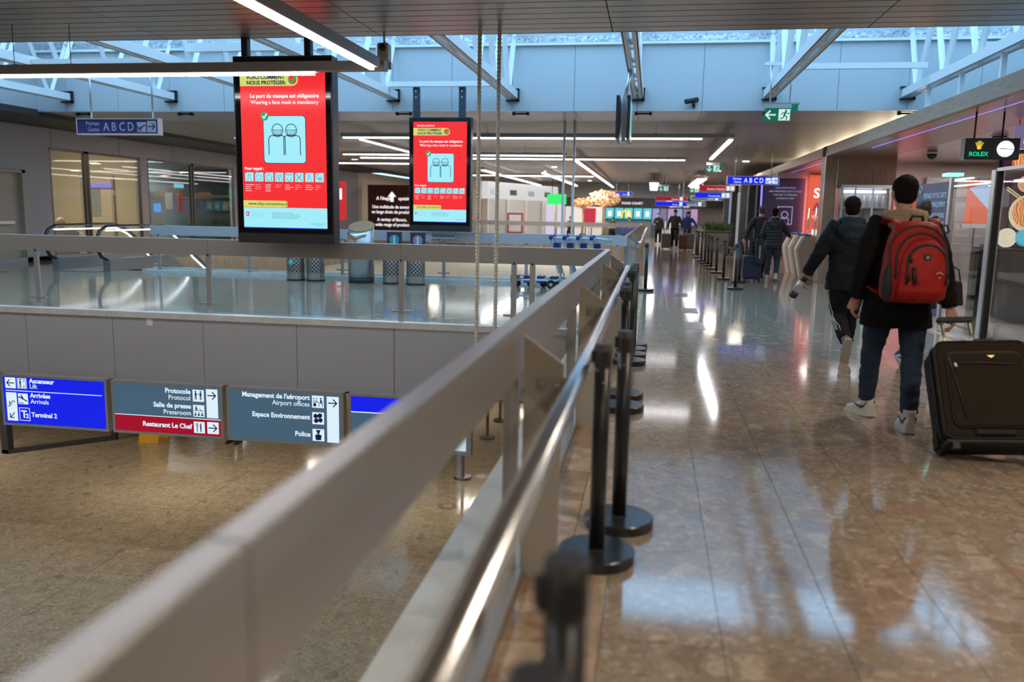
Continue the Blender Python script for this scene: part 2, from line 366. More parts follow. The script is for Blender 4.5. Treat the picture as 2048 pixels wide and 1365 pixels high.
# ---- near slatted ceiling
ceil_n = struct(B().box(-16, 11, -8, 10.08, 3.70, 3.95).make('ceiling', M_BLACK))
sl = inst_mesh(B().box(0.006, 2.804, 0.0, 0.217, 0, 0.02).box(0.006, 2.804, 0.0, 0.012, 0.02, 0.06).box(0.006, 2.804, 0.205, 0.217, 0.02, 0.06), 'slat', M_SLAT)
XJ = [-14.6 + 2.81 * i for i in range(9)]
for r in range(20):
    for x in XJ: share('slat', sl, (x, 10.08 - 0.24 * (r + 1) + 0.012, 3.60), ceil_n)
rest = B()
for r in range(20, 75):
    y = 10.08 - 0.24 * (r + 1)
    rest.box(-14.6, 10.7, y, y + 0.217, 3.60, 3.63)
tag(rest.make('slat_field', M_SLAT, ceil_n), kind='stuff')
B().box(-14.6, 10.7, 10.07, 10.10, 3.60, 3.95).make('edge_profile', M_DARK, ceil_n)
# ---- far ceiling
ceil_f = struct(B().box(-16, 11, 17.44, 58, 3.68, 3.95).make('ceiling_far', M_BLACK))
far = B(); y = 19.4
while y < 57.8:
    far.box(-14.0, 10.9, y, y + 0.215, 3.60, 3.63); y += 0.24
tag(far.make('slat_field', M_SLATW, ceil_f), kind='stuff')
so = inst_mesh(B().box(0.004, 1.281, 0, 1.96, 0, 0.03), 'soffit_panel', mat('lilac_soffit', (0.30, 0.30, 0.34), 0.4))
bp = inst_mesh(B().box(0.004, 1.281, 0, 0.03, 0, 1.28), 'upstand_panel', M_PANEL)
up2 = inst_mesh(B().box(0.004, 2.566, 0, 0.03, 0, 1.3), 'upstand_panel', M_PANEL)
upst = struct(B().box(-14.6, 9.6, 17.46, 17.6, 3.64, 6.4).make('wall_skylight_far', M_DARK))
for i in range(19):
    x = -14.54 + 1.285 * i
    share('soffit_panel', so, (x, 17.43, 3.60), ceil_f)
    share('upstand_panel', bp, (x, 17.42, 3.60), upst)
for i in range(10): share('upstand_panel', up2, (-14.54 + 2.57 * i, 17.43, 5.06), upst)
B().box(-14.5, 9.5, 17.34, 17.42, 4.88, 4.93).make('ledge', M_WHITE, upst)
ins = B()
ins.box(-14.5, 9.5, 17.37, 17.43, 4.94, 5.06)
ins.make('foil_insulation', mat('foil', (0.5, 0.5, 0.52), 0.3, metal=0.7, bump=1.0, bscale=14, var=.4, vscale=20), upst)
struct(B().box(-14.7, 9.6, 9.9, 10.08, 3.95, 6.4).make('wall_skylight_near', M_PANEL))
struct(B().box(-14.2, -14.0, 10.08, 17.44, 3.64, 6.4).make('wall_skylight_left', M_PANEL))
struct(B().box(9.3, 9.5, 10.08, 17.44, 3.0, 6.4).make('wall_skylight_right', M_PANEL))
struct(B().box(-16, -14.0, -8, 44, 3.50, 3.64).make('ceiling_left', M_DARK))
# brackets under the soffit
br_me = inst_mesh(B().cbox(0, 0, -0.03, 0.34, 0.05, 0.03).cbox(-0.15, 0, -0.03, 0.05, 0.09, 0.06).cbox(0.15, 0, -0.03, 0.05, 0.09, 0.06), 'bracket', M_BLACK)
TX = [-13.2 + 2.56 * i for i in range(9)]
brk = struct(B().box(-14.4, 9.4, 17.40, 17.42, 3.585, 3.60).make('trim_bracket_rail', M_ALU))
for x in TX: share('bracket', br_me, (x + 0.12, 17.75, 3.60), brk)

# ---- roof trusses of the skylight, each with chords, battens and diagonals
def truss(x, k):
    t = thing('roof_truss', 'white steel lattice truss spanning the skylight', 'truss', (x, 13.7, 3.83), 'white trusses under the skylight')
    b = B()
    for s in (-1, 1):
        b.box(x + s * 0.10 - 0.012, x + s * 0.10 + 0.012, 10.1, 17.36, 3.83, 3.98)
        b.box(x + s * 0.065 - 0.035, x + s * 0.065 + 0.035, 10.1, 17.36, 3.83, 3.845)
        b.box(x + s * 0.065 - 0.035, x + s * 0.065 + 0.035, 10.1, 17.36, 3.965, 3.98)
    b.make('bottom_chord', M_WHITE, t)
    B().box(x - 0.11, x + 0.11, 10.1, 17.4, 5.30, 5.46).make('top_chord', M_WHITE, t)
    for j in range(5): B().box(x - 0.10, x + 0.10, 10.9 + 1.46 * j, 11.0 + 1.46 * j, 3.845, 3.86).make('batten', M_WHITE, t)
    for j in range(5):
        y0 = 10.25 + 1.46 * j
        B().tube([(x, y0, 5.32), (x, y0 + 0.68, 3.95)], 0.052, 4, smooth=False).make('diagonal', M_WHITE, t)
        B().tube([(x, y0 + 0.78, 3.95), (x, y0 + 1.46, 5.32)], 0.052, 4, smooth=False).make('diagonal', M_WHITE, t)
    e = B(); e.box(x - 0.14, x + 0.14, 17.33, 17.41, 3.78, 3.81).box(x - 0.14, x + 0.14, 17.33, 17.41, 4.0, 4.03).box(x + 0.10, x + 0.14, 17.33, 17.41, 3.78, 4.03)
    e.make('end_bracket', M_BLACK, t)
    return t
for k, x in enumerate(TX): truss(x, k)
def beam(x0, x1, y, z, h=0.1, w=0.1, label=''):
    o = B().box(x0, x1, y - w / 2, y + w / 2, z, z + h).make('cross_beam', M_WHITE)
    return tag(o, label, 'beam')
beam(-5.42, -3.08, 16.75, 3.99, 0.1, 0.1, 'white cross beam carrying the hanging red screen by the upstand')
beam(2.28, 4.60, 15.9, 4.12, 0.1, 0.08, 'white cross beam between trusses right of the exit sign')
beam(4.84, 7.16, 14.2, 4.12, 0.1, 0.08, 'white cross beam above the wooden shop fascia')
beam(-10.52, -8.2, 13.06, 3.85, 0.08, 0.08, 'white bar between two trusses carrying the unlit gates sign')
beam(-8.0, -5.66, 13.6, 4.12, 0.14, 0.1, 'white cross beam above the unlit gates sign')
for y_ in (12.9, 14.5, 16.1):
    tag(B().box(4.685, 4.755, y_ - .035, y_ + .035, 3.12, 3.83).make('hanger_post', M_WHITE), 'short white post between a truss and the shop roof', 'post', 'white hanger posts over the shop roof')
raf = struct(B().box(-14.2, 9.5, 13.6, 13.85, 6.36, 6.5).make('trim_skylight_ridge', M_WHITE))
for x in TX: B().box(x - 0.05, x + 0.05, 10, 17.5, 6.30, 6.42).make('rafter', M_WHITE, raf)

# ---- shop front on the corridor's other side
sf = struct(B().box(4.02, 5.3, -8, 20.4, 2.95, 3.10).make('trim_shop_soffit', M_SOFFIT))
fpn = inst_mesh(B().box(0, 0.10, 0.003, 2.597, 0, 0.22), 'fascia_board', M_WOODF)
for j in range(20): share('fascia_board', fpn, (3.9, -6.0 + 2.6 * j, 2.93), sf)
sp = inst_mesh(B().box(0, 1.3, 0.002, 1.298, 0, 0.02), 'soffit_panel', M_SOFFIT)
for j in range(21): share('soffit_panel', sp, (4.0, -6.9 + 1.3 * j, 2.93), sf)
B().box(4.0, 5.3, 20.9, 45, 2.93, 2.98).make('soffit_panel', M_SOFFIT, sf)
tag(B().box(4.296, 4.304, 7.5, 18.0, 2.924, 2.93).make('led_strip', emit('violet_led', (0.25, 0.2, 1.0), 1.6)), 'thin violet light line along the shop soffit', 'light strip')
tag(B().box(4.296, 4.304, 22.0, 28.0, 2.924, 2.93).make('led_strip', MATS['violet_led']), 'violet light line in the soffit beyond the wooden column', 'light strip')
M_METC = mat('brushed_metal_ceiling', (0.58, 0.53, 0.52), 0.22, metal=0.8, bump=0.1, bscale=3, stretch=(1, 12, 1))
shopc = struct(B().box(5.3, 11, -8, 23, 2.98, 3.1).make('ceiling_shop', M_DARK))
shs = inst_mesh(B().box(0, 5.7, 0.002, 0.30, 0, 0.02), 'ceiling_plank', M_METC)
for j in range(52): share('ceiling_plank', shs, (5.3, 7.3 + 0.302 * j, 2.95), shopc)
B().box(5.3, 11, -8, 7.3, 2.95, 2.97).make('ceiling_plank', M_METC, shopc)
struct(B().box(5.3, 11, 23, 23.2, 0, 3.0).make('wall_shop_far', mat('taupe_wall', (0.42, 0.38, 0.35), 0.5)))
struct(B().box(11, 11.2, -8, 58, -0.9, 6.4).make('wall_right', mat('taupe_wall2', (0.30, 0.28, 0.27), 0.5)))
col = struct(B().box(3.90, 4.16, 20.4, 20.9, 0, 3.16).make('wall_column', M_WOOD))
B().box(3.893, 3.90, 20.39, 20.43, 0, 3.0).make('corner_strip', M_CHROME, col)
B().box(4.15, 4.17, 20.38, 20.42, 0, 2.95).make('corner_strip', M_CHROME, col)
B().box(4.17, 5.33, 20.42, 20.52, 2.2, 2.93).make('wood_panel', M_WOOD, col)
for k in range(3): B().box(4.17 + 0.387 * k + 0.002, 4.17 + 0.387 * (k + 1) - 0.002, 20.405, 20.42, 2.2, 2.93).make('veneer_panel', M_WOOD, col)
B().box(5.33, 5.45, 20.42, 23, 0, 2.95).make('return_wall', M_WOOD, col)
pinkm = mat('pale_metal_wall', (0.50, 0.40, 0.38), 0.35, metal=0.3)
pw = struct(B().box(5.4, 5.5, 20.9, 28, 0, 2.95).make('wall_gate_side', pinkm))
struct(B().box(3.9, 11, 28.0, 28.2, 0, 2.95).make('wall_gate_far', pinkm))
struct(B().box(3.9, 4.05, 28.2, 45, 0, 2.95).make('wall_corridor_far', mat('dark_mall_wall', (0.2, 0.19, 0.19), 0.4)))
# ---- left wall with windows
wl = struct(B().box(-16.2, -16.0, -8, 17.4, 0, 3.5).box(-16.2, -16.0, 17.4, 44, 3.0, 3.5).box(-16.2, -16.0, 17.4, 44, 0, 0.12)
            .box(-16.2, -16.0, 19.3, 20.2, 0, 3.0).box(-16.2, -16.0, 24.25, 24.6, 0, 3.0).box(-16.2, -16.0, 30.2, 44, 0, 3.0).box(-16.2, -16.0, 17.4, 19.3, 2.35, 3.0).make('wall_left', M_LWALL))
for i, y in enumerate([17.4, 20.3, 23.2, 26.1, 29.0]): B().box(-16.0, -15.985, y, y + 2.88, 3.02, 3.48).make('wall_panel', M_LWALL, wl)
M_FRAME = mat('dark_window_frame', (0.12, 0.10, 0.10), 0.4, metal=0.4)
for n, (y0, y1) in enumerate([(20.2, 21.65), (21.75, 24.25), (24.6, 27.2), (27.3, 30.2)]):
    w = struct(B().box(-16.08, -16.0, y0, y0 + 0.06, 0.12, 3.0).box(-16.08, -16.0, y1 - 0.06, y1, 0.12, 3.0).box(-16.08, -16.0, y0, y1, 2.94, 3.0).make('window_%d' % (n + 1), M_FRAME))
    B().box(-16.05, -16.04, y0 + 0.06, y1 - 0.06, 0.12, 2.94).make('pane', M_CLEAR, w)
dr = struct(B().box(-16.18, -16.12, 17.5, 19.2, 0, 2.3).make('door_1', mat('beige_door', (0.40, 0.34, 0.27), 0.5)))
B().box(-16.10, -16.0, 17.4, 17.52, 0, 2.35).box(-16.1, -16.0, 19.18, 19.3, 0, 2.35).box(-16.1, -16.0, 17.4, 19.3, 2.28, 2.36).make('door_frame', M_BEIGE, dr)
B().box(-16.10, -16.06, 17.8, 18.9, 0.98, 1.06).make('push_bar', M_ALU, dr)
# room behind the windows
struct(B().box(-20.2, -20.0, 17, 44, 0, 3.5).make('wall_room_back', mat('room_teal', (0.34, 0.42, 0.42), 0.5)))
struct(B().box(-20, -16.2, 24.3, 24.5, 0, 3.5).make('wall_room_divider', mat('room_cream2', (0.60, 0.52, 0.38), 0.6)))
struct(B().box(-20, -16.2, 17.0, 17.2, 0, 3.5).box(-20, -16.2, 44, 44.2, 0, 3.5).make('wall_room_end', M_BEIGE))
struct(B().box(-20.2, -16.0, 17, 44, 3.5, 3.6).make('ceiling_room', M_CREAM))
struct(B().box(-20.2, -16.0, 17, 44, -0.1, 0.0).make('floor_room', M_BEIGE))
area_light('room_fill', (-17.4, 21.5, 3.45), 1.2, 1.2, 110, (1, .88, .66)); area_light('room_fill', (-18, 29, 3.45), 1.2, 3, 150, (0.85, 1, 1))  # fill lights added to brighten the room behind the windows
# ---- far end
struct(B().box(-16.2, 11, 58, 58.2, 0, 3.7).make('wall_far', mat('far_wall_grey', (0.5, 0.48, 0.46), 0.5)))
struct(B().box(-16.2, -16.0, 44, 58, 0, 3.6).make('wall_left_far', M_CREAM))
#PART2END

# ================================================================== RAILINGS
M_BOLT = mat('bolt_steel', (0.6, 0.55, 0.45), 0.25, metal=1.0)
def rail_y(name, label, X, y0, y1, fins, seg, posts=True, chrome=True, side=1):
    """glass railing running along y with a tall metal top rail, slanting fins and a steel handrail"""
    t = thing(name, label, 'railing', (X, y0, 0))
    ys = [y0] + [y for y in seg if y0 < y < y1] + [y1]
    for a, b in zip(ys[:-1], ys[1:]): bevel(B().box(X - 0.03, X + 0.03, a + 0.001, b - 0.001, 0.85, 1.07).make('top_rail', M_RAIL, t), 0.004, 1)
    for f in fins:
        fb = B().prism([(X + 0.05, f, 0.0), (X + 0.20, f, 0.0), (X + 0.21, f, 0.91), (X + 0.05, f, 1.02)], [(X + 0.05, f + 0.02, 0.0), (X + 0.20, f + 0.02, 0.0), (X + 0.21, f + 0.02, 0.91), (X + 0.05, f + 0.02, 1.02)])
        fo = fb.make('fin', M_FIN, t)
        B().box(X + 0.11, X + 0.26, f - 0.012, f, 0.80, 0.86).make('bracket', M_RAIL, fo)
        for bx in (0.135, 0.185): B().tube([(X + bx, f - 0.012, 0.83), (X + bx, f - 0.024, 0.83)], 0.011, 8).make('bolt', M_BOLT, fo)
        B().box(X - 0.025, X + 0.035, f - 0.03, f - 0.005, 0.04, 0.85).make('post', M_RAIL, t)
    fs = sorted(set([y0] + list(fins) + [y1]))
    for a, b in zip(fs[:-1], fs[1:]):
        if b - a > 0.4: B().box(X - 0.006, X + 0.006, a + 0.03, b - 0.05, 0.06, 0.86).make('glass_pane', M_GLASS, t)
    if chrome: B().tube([(X + 0.26, y0 + (0 if y0 < 0 else 0.1), 0.852), (X + 0.26, y1 - 0.1, 0.852)], 0.035, 20).make('handrail', M_CHROME, t)
    return t
def rail_x(name, label, Y, x0, x1, posts, seg, clips=True, m=None):
    t = thing(name, label, 'railing', (x1, Y, 0))
    xs = [x0] + [x for x in seg if x0 < x < x1] + [x1]
    for a, b in zip(xs[:-1], xs[1:]): bevel(B().box(a + 0.001, b - 0.001, Y - 0.03, Y + 0.03, 0.85, 1.07).make('top_rail', m or M_RAIL, t), 0.004, 1)
    for p in posts:
        po = B().box(p - 0.035, p + 0.035, Y - 0.035, Y - 0.005, 0.02, 0.86).make('post', M_ALU, t)
        if clips: B().box(p - 0.13, p + 0.13, Y - 0.045, Y - 0.008, 0.17, 0.20).make('glass_clip', M_ALU, po)
        B().tube([(p, Y - 0.03, 0.855), (p, Y - 0.045, 0.855)], 0.016, 8).make('bolt', M_DARK, po)
    ps = sorted([x0] + list(posts) + [x1])
    for a, b in zip(ps[:-1], ps[1:]):
        if b - a > 0.3: B().box(a + 0.05, b - 0.05, Y - 0.006, Y + 0.006, 0.06, 0.86).make('glass_pane', M_GLASS, t)
    return t
rail_y('glass_railing', 'glass railing with slanting fins and steel handrail along the corridor void edge', -0.53, -3.0, 10.44, [-2.05, 0.55, 3.2, 5.75, 8.45, 10.15], [0.95, 5.9])
rail_x('glass_railing', 'glass railing with grey posts on the panelled slab edge above the wayfinding signs', 10.47, -15.9, -0.5, [-14.0, -11.3, -8.58, -5.95, -3.22, -1.72, -1.48], [-11.3, -8.58, -5.95, -3.22])
rail_x('glass_railing', 'pale glass railing behind the steel bins on the bridge', 17.40, -11.3, -0.5, [-11.1, -8.9, -6.7, -4.4, -2.6, -0.7], [-6.7, -4.4, -2.0], m=mat('pale_rail', (0.52, 0.53, 0.55), 0.4, metal=0.3))
rail_y('glass_railing', 'glass railing with steel handrail running beyond the bridge to the food court', -0.53, 17.45, 44.0, [17.6, 20.3, 22.9, 25.5, 28.1, 30.7, 33.3, 35.9, 38.5, 41.1, 43.7], [22.9, 28.1, 33.3])
rail_x('glass_railing', 'glass railing in front of the closed shutters and food court seating', 44.0, -11.3, -0.5, [-11.2, -8.6, -6, -3.3], [-6.0], clips=False)
# kerbs of the second void
struct(B().box(-11.4, -0.81, 17.55, 17.68, 0.0, 0.10).make('trim_3', M_CURB))
struct(B().box(-11.5, -0.7, 17.3, 17.55, 0.0, 0.06).make('trim_4', M_CURB))
struct(B().box(-0.83, -0.6, 17.68, 44, 0.0, 0.06).make('trim_5', M_CURB))

# ================================================================== QUEUE POSTS
M_BASE = mat('black_base_plate', (0.02, 0.021, 0.024), 0.28)
def queue_post(label, group):
    t = thing('queue_post', label, 'queue post', (0, 0, 0), group)
    B().lathe([(0.165, 0.0), (0.168, 0.004), (0.168, 0.044), (0.163, 0.049), (0.04, 0.051), (0.038, 0.056)], n=48, smooth=False).make('base', M_BASE, t, False)
    B().lathe([(0.035, 0.05), (0.035, 0.93)], n=20).make('pole', M_POSTBLK, t, False)
    h = B().lathe([(0.036, 0.86), (0.0375, 0.865), (0.0375, 0.957), (0.034, 0.96)], n=18).make('head', mat('post_cap', (0.035, 0.033, 0.032), 0.45), t, False)
    B().box(-0.016, 0.016, -0.043, -0.03, 0.88, 0.93).make('belt_slot', M_BLACK, h, False); B().box(-0.016, 0.016, 0.03, 0.043, 0.88, 0.93).make('belt_slot', M_BLACK, h, False)
    B().box(-0.05, -0.03, -0.016, 0.016, 0.88, 0.93).make('belt_slot', M_BLACK, h, False)
    B().tube([(0.0, -0.033, 0.80), (0, -0.037, 0.80)], 0.006, 8).make('rivet', M_BOLT, t, False)
    return t
G1 = 'queue posts parked along the corridor railing'
qp = queue_post('black belt queue post standing beside the corridor railing handrail', G1)
spots = [(-0.11, 1.24, .4), (-0.11, 0.90, 0), (-0.10, 3.89, 0), (-0.18, 3.46, .2), (-0.18, 6.77, 0), (-0.17, 6.32, .3), (-0.17, 8.36, 0), (-0.17, 8.76, .2), (-0.17, 9.12, 0), (-0.16, 9.48, 0)]
for i, (x, y, a) in enumerate(spots):
    k = 0 if y < 2 else 1 if y < 5 else 2 if y < 7 else 3
    lb = ('black queue post in the close pair standing before the first railing fin', 'black queue post in the close pair just past the first railing fin', 'black queue post in the close pair just past the second railing fin', 'black queue post in the cluster of four past the third railing fin')[k]
    gp = ('pair of posts before the first fin', 'pair of posts past the first fin', 'pair of posts past the second fin', 'four posts past the third fin')[k]
    if i == 0: qp.location = (x, y, 0); qp.rotation_euler = (0, 0, a); tag(qp, lb, None, gp)
    else: dup(qp, (x, y, 0), a, lb, gp)
dup(qp, (-0.08, 16.64, 0), 0, 'single black queue post standing at the far end of the bridge railing corner', G1)
belt_m = mat('dark_belt', (0.03, 0.03, 0.035), 0.7)
row = [(1.76, 17.7), (1.74, 20.4), (1.74, 22.7), (1.72, 24.4), (1.72, 25.8), (1.71, 27.2), (1.70, 28.9), (1.70, 31.2)]
G2 = 'queue posts with belts in a row towards the gates'
for i, (x, y) in enumerate(row):
    q = dup(qp, (x, y, 0), 0, 'black queue post in the belted row leading along the corridor to the gates', G2)
    if i + 1 < len(row):
        x1, y1 = row[i + 1]; L = y1 - y; pts = [(x + (x1 - x) * k / 8, y + L * k / 8, 0.90 - 0.10 * math.sin(PI * k / 8)) for k in range(9)]
        b = B().rings([[(px - .002, py, pz - .025), (px + .002, py, pz - .025), (px + .002, py, pz + .025), (px - .002, py, pz + .025)] for px, py, pz in pts])
        b.make('belt', belt_m, q)
q = dup(qp, (2.03, 19.6, 0), 0, 'black queue post just behind the first post of the belted row', G2)
for (x, y) in [(3.0, 33.5), (1.75, 33.5), (3.55, 33.4)]:
    q = dup(qp, (x, y, 0), 0, 'black queue post by the planter with a belt across the corridor', G2)
    if x == 1.75: B().box(1.79, 2.96, 33.498, 33.502, 0.86, 0.91).make('belt', belt_m, q)
for (x, y) in [(-3.34, 14.73), (-3.43, 17.59), (-3.43, 19.16), (-3.46, 20.64)]:
    q = dup(qp, (x, y, -3.5), 0, 'black queue post on the lower hall floor below the void', 'queue posts on the lower hall floor')
    if y < 20: B().box(-3.44, -3.44 + 0.004, y + 0.04, y + 1.5, -2.64, -2.59).make('belt', belt_m, q)
q = dup(qp, (-4.6, 16.4, -3.5), 0, 'black queue post on the lower hall floor below the void', 'queue posts on the lower hall floor')

# ================================================================== WAYFINDING SIGNS
E_BLUE = emit('sign_blue', (0.004, 0.012, 0.80), 1.0); E_SLATE = emit('sign_slate', (0.055, 0.11, 0.17), 1.0); E_RED = emit('sign_red', (0.36, 0.0, 0.018), 1.0)
E_WHITE = emit('sign_white', (0.72, 0.86, 0.95), 1.0); E_INK = emit('sign_ink', (0.004, 0.008, 0.05), 1.0)
M_NAVY = mat('unlit_sign_blue', (0.01, 0.025, 0.16), 0.3); M_UNLITW = mat('unlit_sign_white', (0.42, 0.47, 0.55), 0.4); M_UNLITINK = mat('unlit_ink', (0.01, 0.015, 0.03), 0.5)
def arrow(b, cx, cz, s, ang, y, w=None):
    w = w or s * 0.13; a = math.radians(ang); c, sn = math.cos(a), math.sin(a)
    R = lambda p: (cx + p[0] * c - p[1] * sn, cz + p[0] * sn + p[1] * c)
    stroke(b, [R((-s / 2, 0)), R((s / 2 - w * .5, 0))], w, y); stroke(b, [R((s * .08, s * .42)), R((s / 2, 0))], w, y); stroke(b, [R((s * .08, -s * .42)), R((s / 2, 0))], w, y)
def rect(b, x0, x1, z0, z1, y, t=0.002): return b.box(x0, x1, y - t, y, z0, z1)
def disc(b, cx, cz, r, y, n=14, t=0.002, rz=None): return poly(b, arc(cx, cz, r, 0, 360 - 360 / n, n - 1, rz), y, t)
def pictogram(b, kind, x0, z0, s, y):
    """black symbols drawn inside a white square of side s"""
    P = lambda u, v: (x0 + u * s, z0 + v * s)
    def man(u, v, k):
        c = P(u, v + .42 * k); disc(b, c[0], c[1], .07 * k * s, y); rect(b, *sorted((P(u - .08 * k, 0)[0], P(u + .08 * k, 0)[0])), P(0, v + .05 * k)[1], P(0, v + .33 * k)[1], y)
        stroke(b, [P(u - .04 * k, v + .08 * k), P(u - .05 * k, v - .28 * k)], .06 * k * s, y); stroke(b, [P(u + .04 * k, v + .08 * k), P(u + .05 * k, v - .28 * k)], .06 * k * s, y)
    if kind == 'lift':
        stroke(b, [P(.08, .08), P(.92, .08), P(.92, .92), P(.08, .92)], .035 * s, y, close=True); man(.35, .42, 1); arrow(b, *P(.72, .72), .2 * s, 90, y); arrow(b, *P(.72, .28), .2 * s, 270, y)
    elif kind in ('plane_down', 'plane_up'):
        f = -1 if kind == 'plane_down' else 1
        stroke(b, [P(.12, .5 - .18 * f), P(.9, .5 + .2 * f)], .1 * s, y); poly(b, [P(.42, .5), P(.58, .55), P(.34, .88), P(.26, .84)], y) if f < 0 else poly(b, [P(.40, .5), P(.58, .56), P(.42, .2), P(.34, .2)], y)
        stroke(b, [P(.14, .5 - .18 * f), P(.06, .62)], .08 * s, y); rect(b, P(.12, 0)[0], P(.55, 0)[0], P(0, .08)[1], P(0, .14)[1], y)
    elif kind == 'escalator':
        stroke(b, [P(.1, .18), P(.3, .18), P(.66, .72), P(.9, .72), P(.9, .84), P(.6, .84), P(.24, .3), P(.1, .3)], .05 * s, y, close=True); disc(b, *P(.28, .72), .07 * s, y); stroke(b, [P(.28, .65), P(.28, .42)], .1 * s, y)
    elif kind == 'two_men': man(.28, .45, .95); man(.72, .45, .95); stroke(b, [P(.3, .62), P(.7, .62)], .04 * s, y)
    elif kind == 'press':
        disc(b, *P(.28, .82), .07 * s, y); rect(b, P(.2, 0)[0], P(.38, 0)[0], P(0, .58)[1], P(0, .74)[1], y); rect(b, P(.1, 0)[0], P(.9, 0)[0], P(0, .5)[1], P(0, .55)[1], y); stroke(b, [P(.55, .75), P(.75, .55)], .03 * s, y)
        for u in (.2, .5, .8): disc(b, *P(u, .32), .06 * s, y); rect(b, P(u - .1, 0)[0], P(u + .1, 0)[0], P(0, .1)[1], P(0, .23)[1], y)
    elif kind == 'food':
        stroke(b, [P(.32, .12), P(.32, .62)], .07 * s, y)
        for u in (.24, .32, .40): stroke(b, [P(u, .6), P(u, .88)], .035 * s, y)
        poly(b, [P(.62, .12), P(.7, .12), P(.70, .9), P(.60, .8), P(.58, .5)], y)
    elif kind == 'desk':
        stroke(b, [P(.14, .78), P(.44, .78), P(.44, .58), P(.14, .58)], .035 * s, y, close=True); rect(b, P(.1, 0)[0], P(.62, 0)[0], P(0, .44)[1], P(0, .5)[1], y); rect(b, P(.12, 0)[0], P(.36, 0)[0], P(0, .12)[1], P(0, .38)[1], y)
        disc(b, *P(.76, .78), .07 * s, y); rect(b, P(.7, 0)[0], P(.82, 0)[0], P(0, .36)[1], P(0, .68)[1], y); stroke(b, [P(.62, .4), P(.6, .14)], .05 * s, y); stroke(b, [P(.86, .6), P(.88, .12)], .05 * s, y)
    elif kind == 'leaf':
        for u, v in ((.3, .68), (.66, .74), (.7, .36), (.34, .3)): disc(b, *P(u, v), .19 * s, y)
        stroke(b, [P(.15, .3), P(.85, .75)], .05 * s, y)
    elif kind == 'police':
        disc(b, *P(.5, .68), .11 * s, y); poly(b, [P(.36, .76), P(.64, .76), P(.7, .92), P(.3, .92)], y); poly(b, [P(.28, .08), P(.72, .08), P(.78, .48), P(.6, .56), P(.4, .56), P(.22, .48)], y)
    elif kind == 'runner':
        disc(b, *P(.62, .86), .09 * s, y); stroke(b, [P(.58, .74), P(.46, .44)], .15 * s, y); stroke(b, [P(.58, .7), P(.82, .58), P(.9, .66)], .07 * s, y); stroke(b, [P(.54, .7), P(.3, .66), P(.22, .5)], .07 * s, y)
        stroke(b, [P(.48, .44), P(.7, .32), P(.66, .06)], .09 * s, y); stroke(b, [P(.46, .44), P(.38, .22), P(.12, .16)], .09 * s, y)
def hanging_sign(label, x0, y, z0, w, h, build, group=None, frame=0.035, depth=0.12, fm=None, name='wayfinding_sign'):
    t = thing(name, label, 'sign', (x0 + w / 2, y, z0), group)
    f = frame; fm = fm or M_ALU
    B().box(x0, x0 + w, y, y + depth, z0, z0 + f).box(x0, x0 + w, y, y + depth, z0 + h - f, z0 + h).box(x0, x0 + f, y, y + depth, z0 + f, z0 + h - f).box(x0 + w - f, x0 + w, y, y + depth, z0 + f, z0 + h - f).make('frame', fm, t)
    B().box(x0 + f, x0 + w - f, y + depth - 0.02, y + depth, z0 + f, z0 + h - f).make('back_plate', M_RAIL, t)
    build(t, x0 + f, z0 + f, w - 2 * f, h - 2 * f, y + 0.012)
    return t
def icons(t, name, m_sq, m_ink, items, x0, z0, w, h, y):
    for kind, u, v, s in items:
        sq = rect(B(), x0 + u * w, x0 + u * w + s, z0 + v * h, z0 + v * h + s, y - .002).make('symbol_tile', m_sq, t)
        bb = B(); pictogram(bb, kind, x0 + u * w, z0 + v * h, s, y - .005); bb.make('symbol', m_ink, sq)
def s1(t, x0, z0, w, h, y):
    rect(B(), x0, x0 + w, z0, z0 + h, y).make('lit_panel', E_BLUE, t)
    X = lambda u: x0 + u * w; Zv = lambda v: z0 + v * h
    sq = rect(B(), X(.02), X(.125), Zv(.75), Zv(.98), y - .002).make('symbol_tile', E_WHITE, t); b = B(); arrow(b, X(.072), Zv(.865), .11, 180, y - .005); b.make('symbol', E_INK, sq)
    sq = rect(B(), X(.02), X(.125), Zv(.05), Zv(.66), y - .002).make('symbol_tile', E_WHITE, t); b = B(); arrow(b, X(.072), Zv(.17), .1, 225, y - .005); pictogram(b, 'escalator', X(.03), Zv(.32), .13, y - .005); b.make('symbol', E_INK, sq)
    icons(t, '', E_WHITE, E_INK, [('lift', .14, .755, .15), ('plane_down', .14, .42, .155)], x0, z0, w, h, y)
    rect(B(), X(.02), X(.97), Zv(.695), Zv(.71), y - .002).make('divider', E_WHITE, t)
    b = B(); stroke(b, [(X(.145), Zv(.07)), (X(.245), Zv(.07)), (X(.245), Zv(.34)), (X(.145), Zv(.34))], .008, y - .003, close=True); b.make('symbol_tile', E_WHITE, t)
    text('T', .15, (X(.16), Zv(.13), y - .003), E_WHITE, t, bold=.004); text('2', .09, (X(.205), Zv(.125), y - .003), E_WHITE, t, bold=.003)
    for s, v, bo in (('Ascenseur', .885, .0028), ('Lift', .77, .0004), ('Arrivées', .575, .0028), ('Arrivals', .445, .0004), ('Terminal 2', .16, .0025)):
        text(s, .092, (X(.262), Zv(v), y - .003), E_WHITE, t, bold=bo)
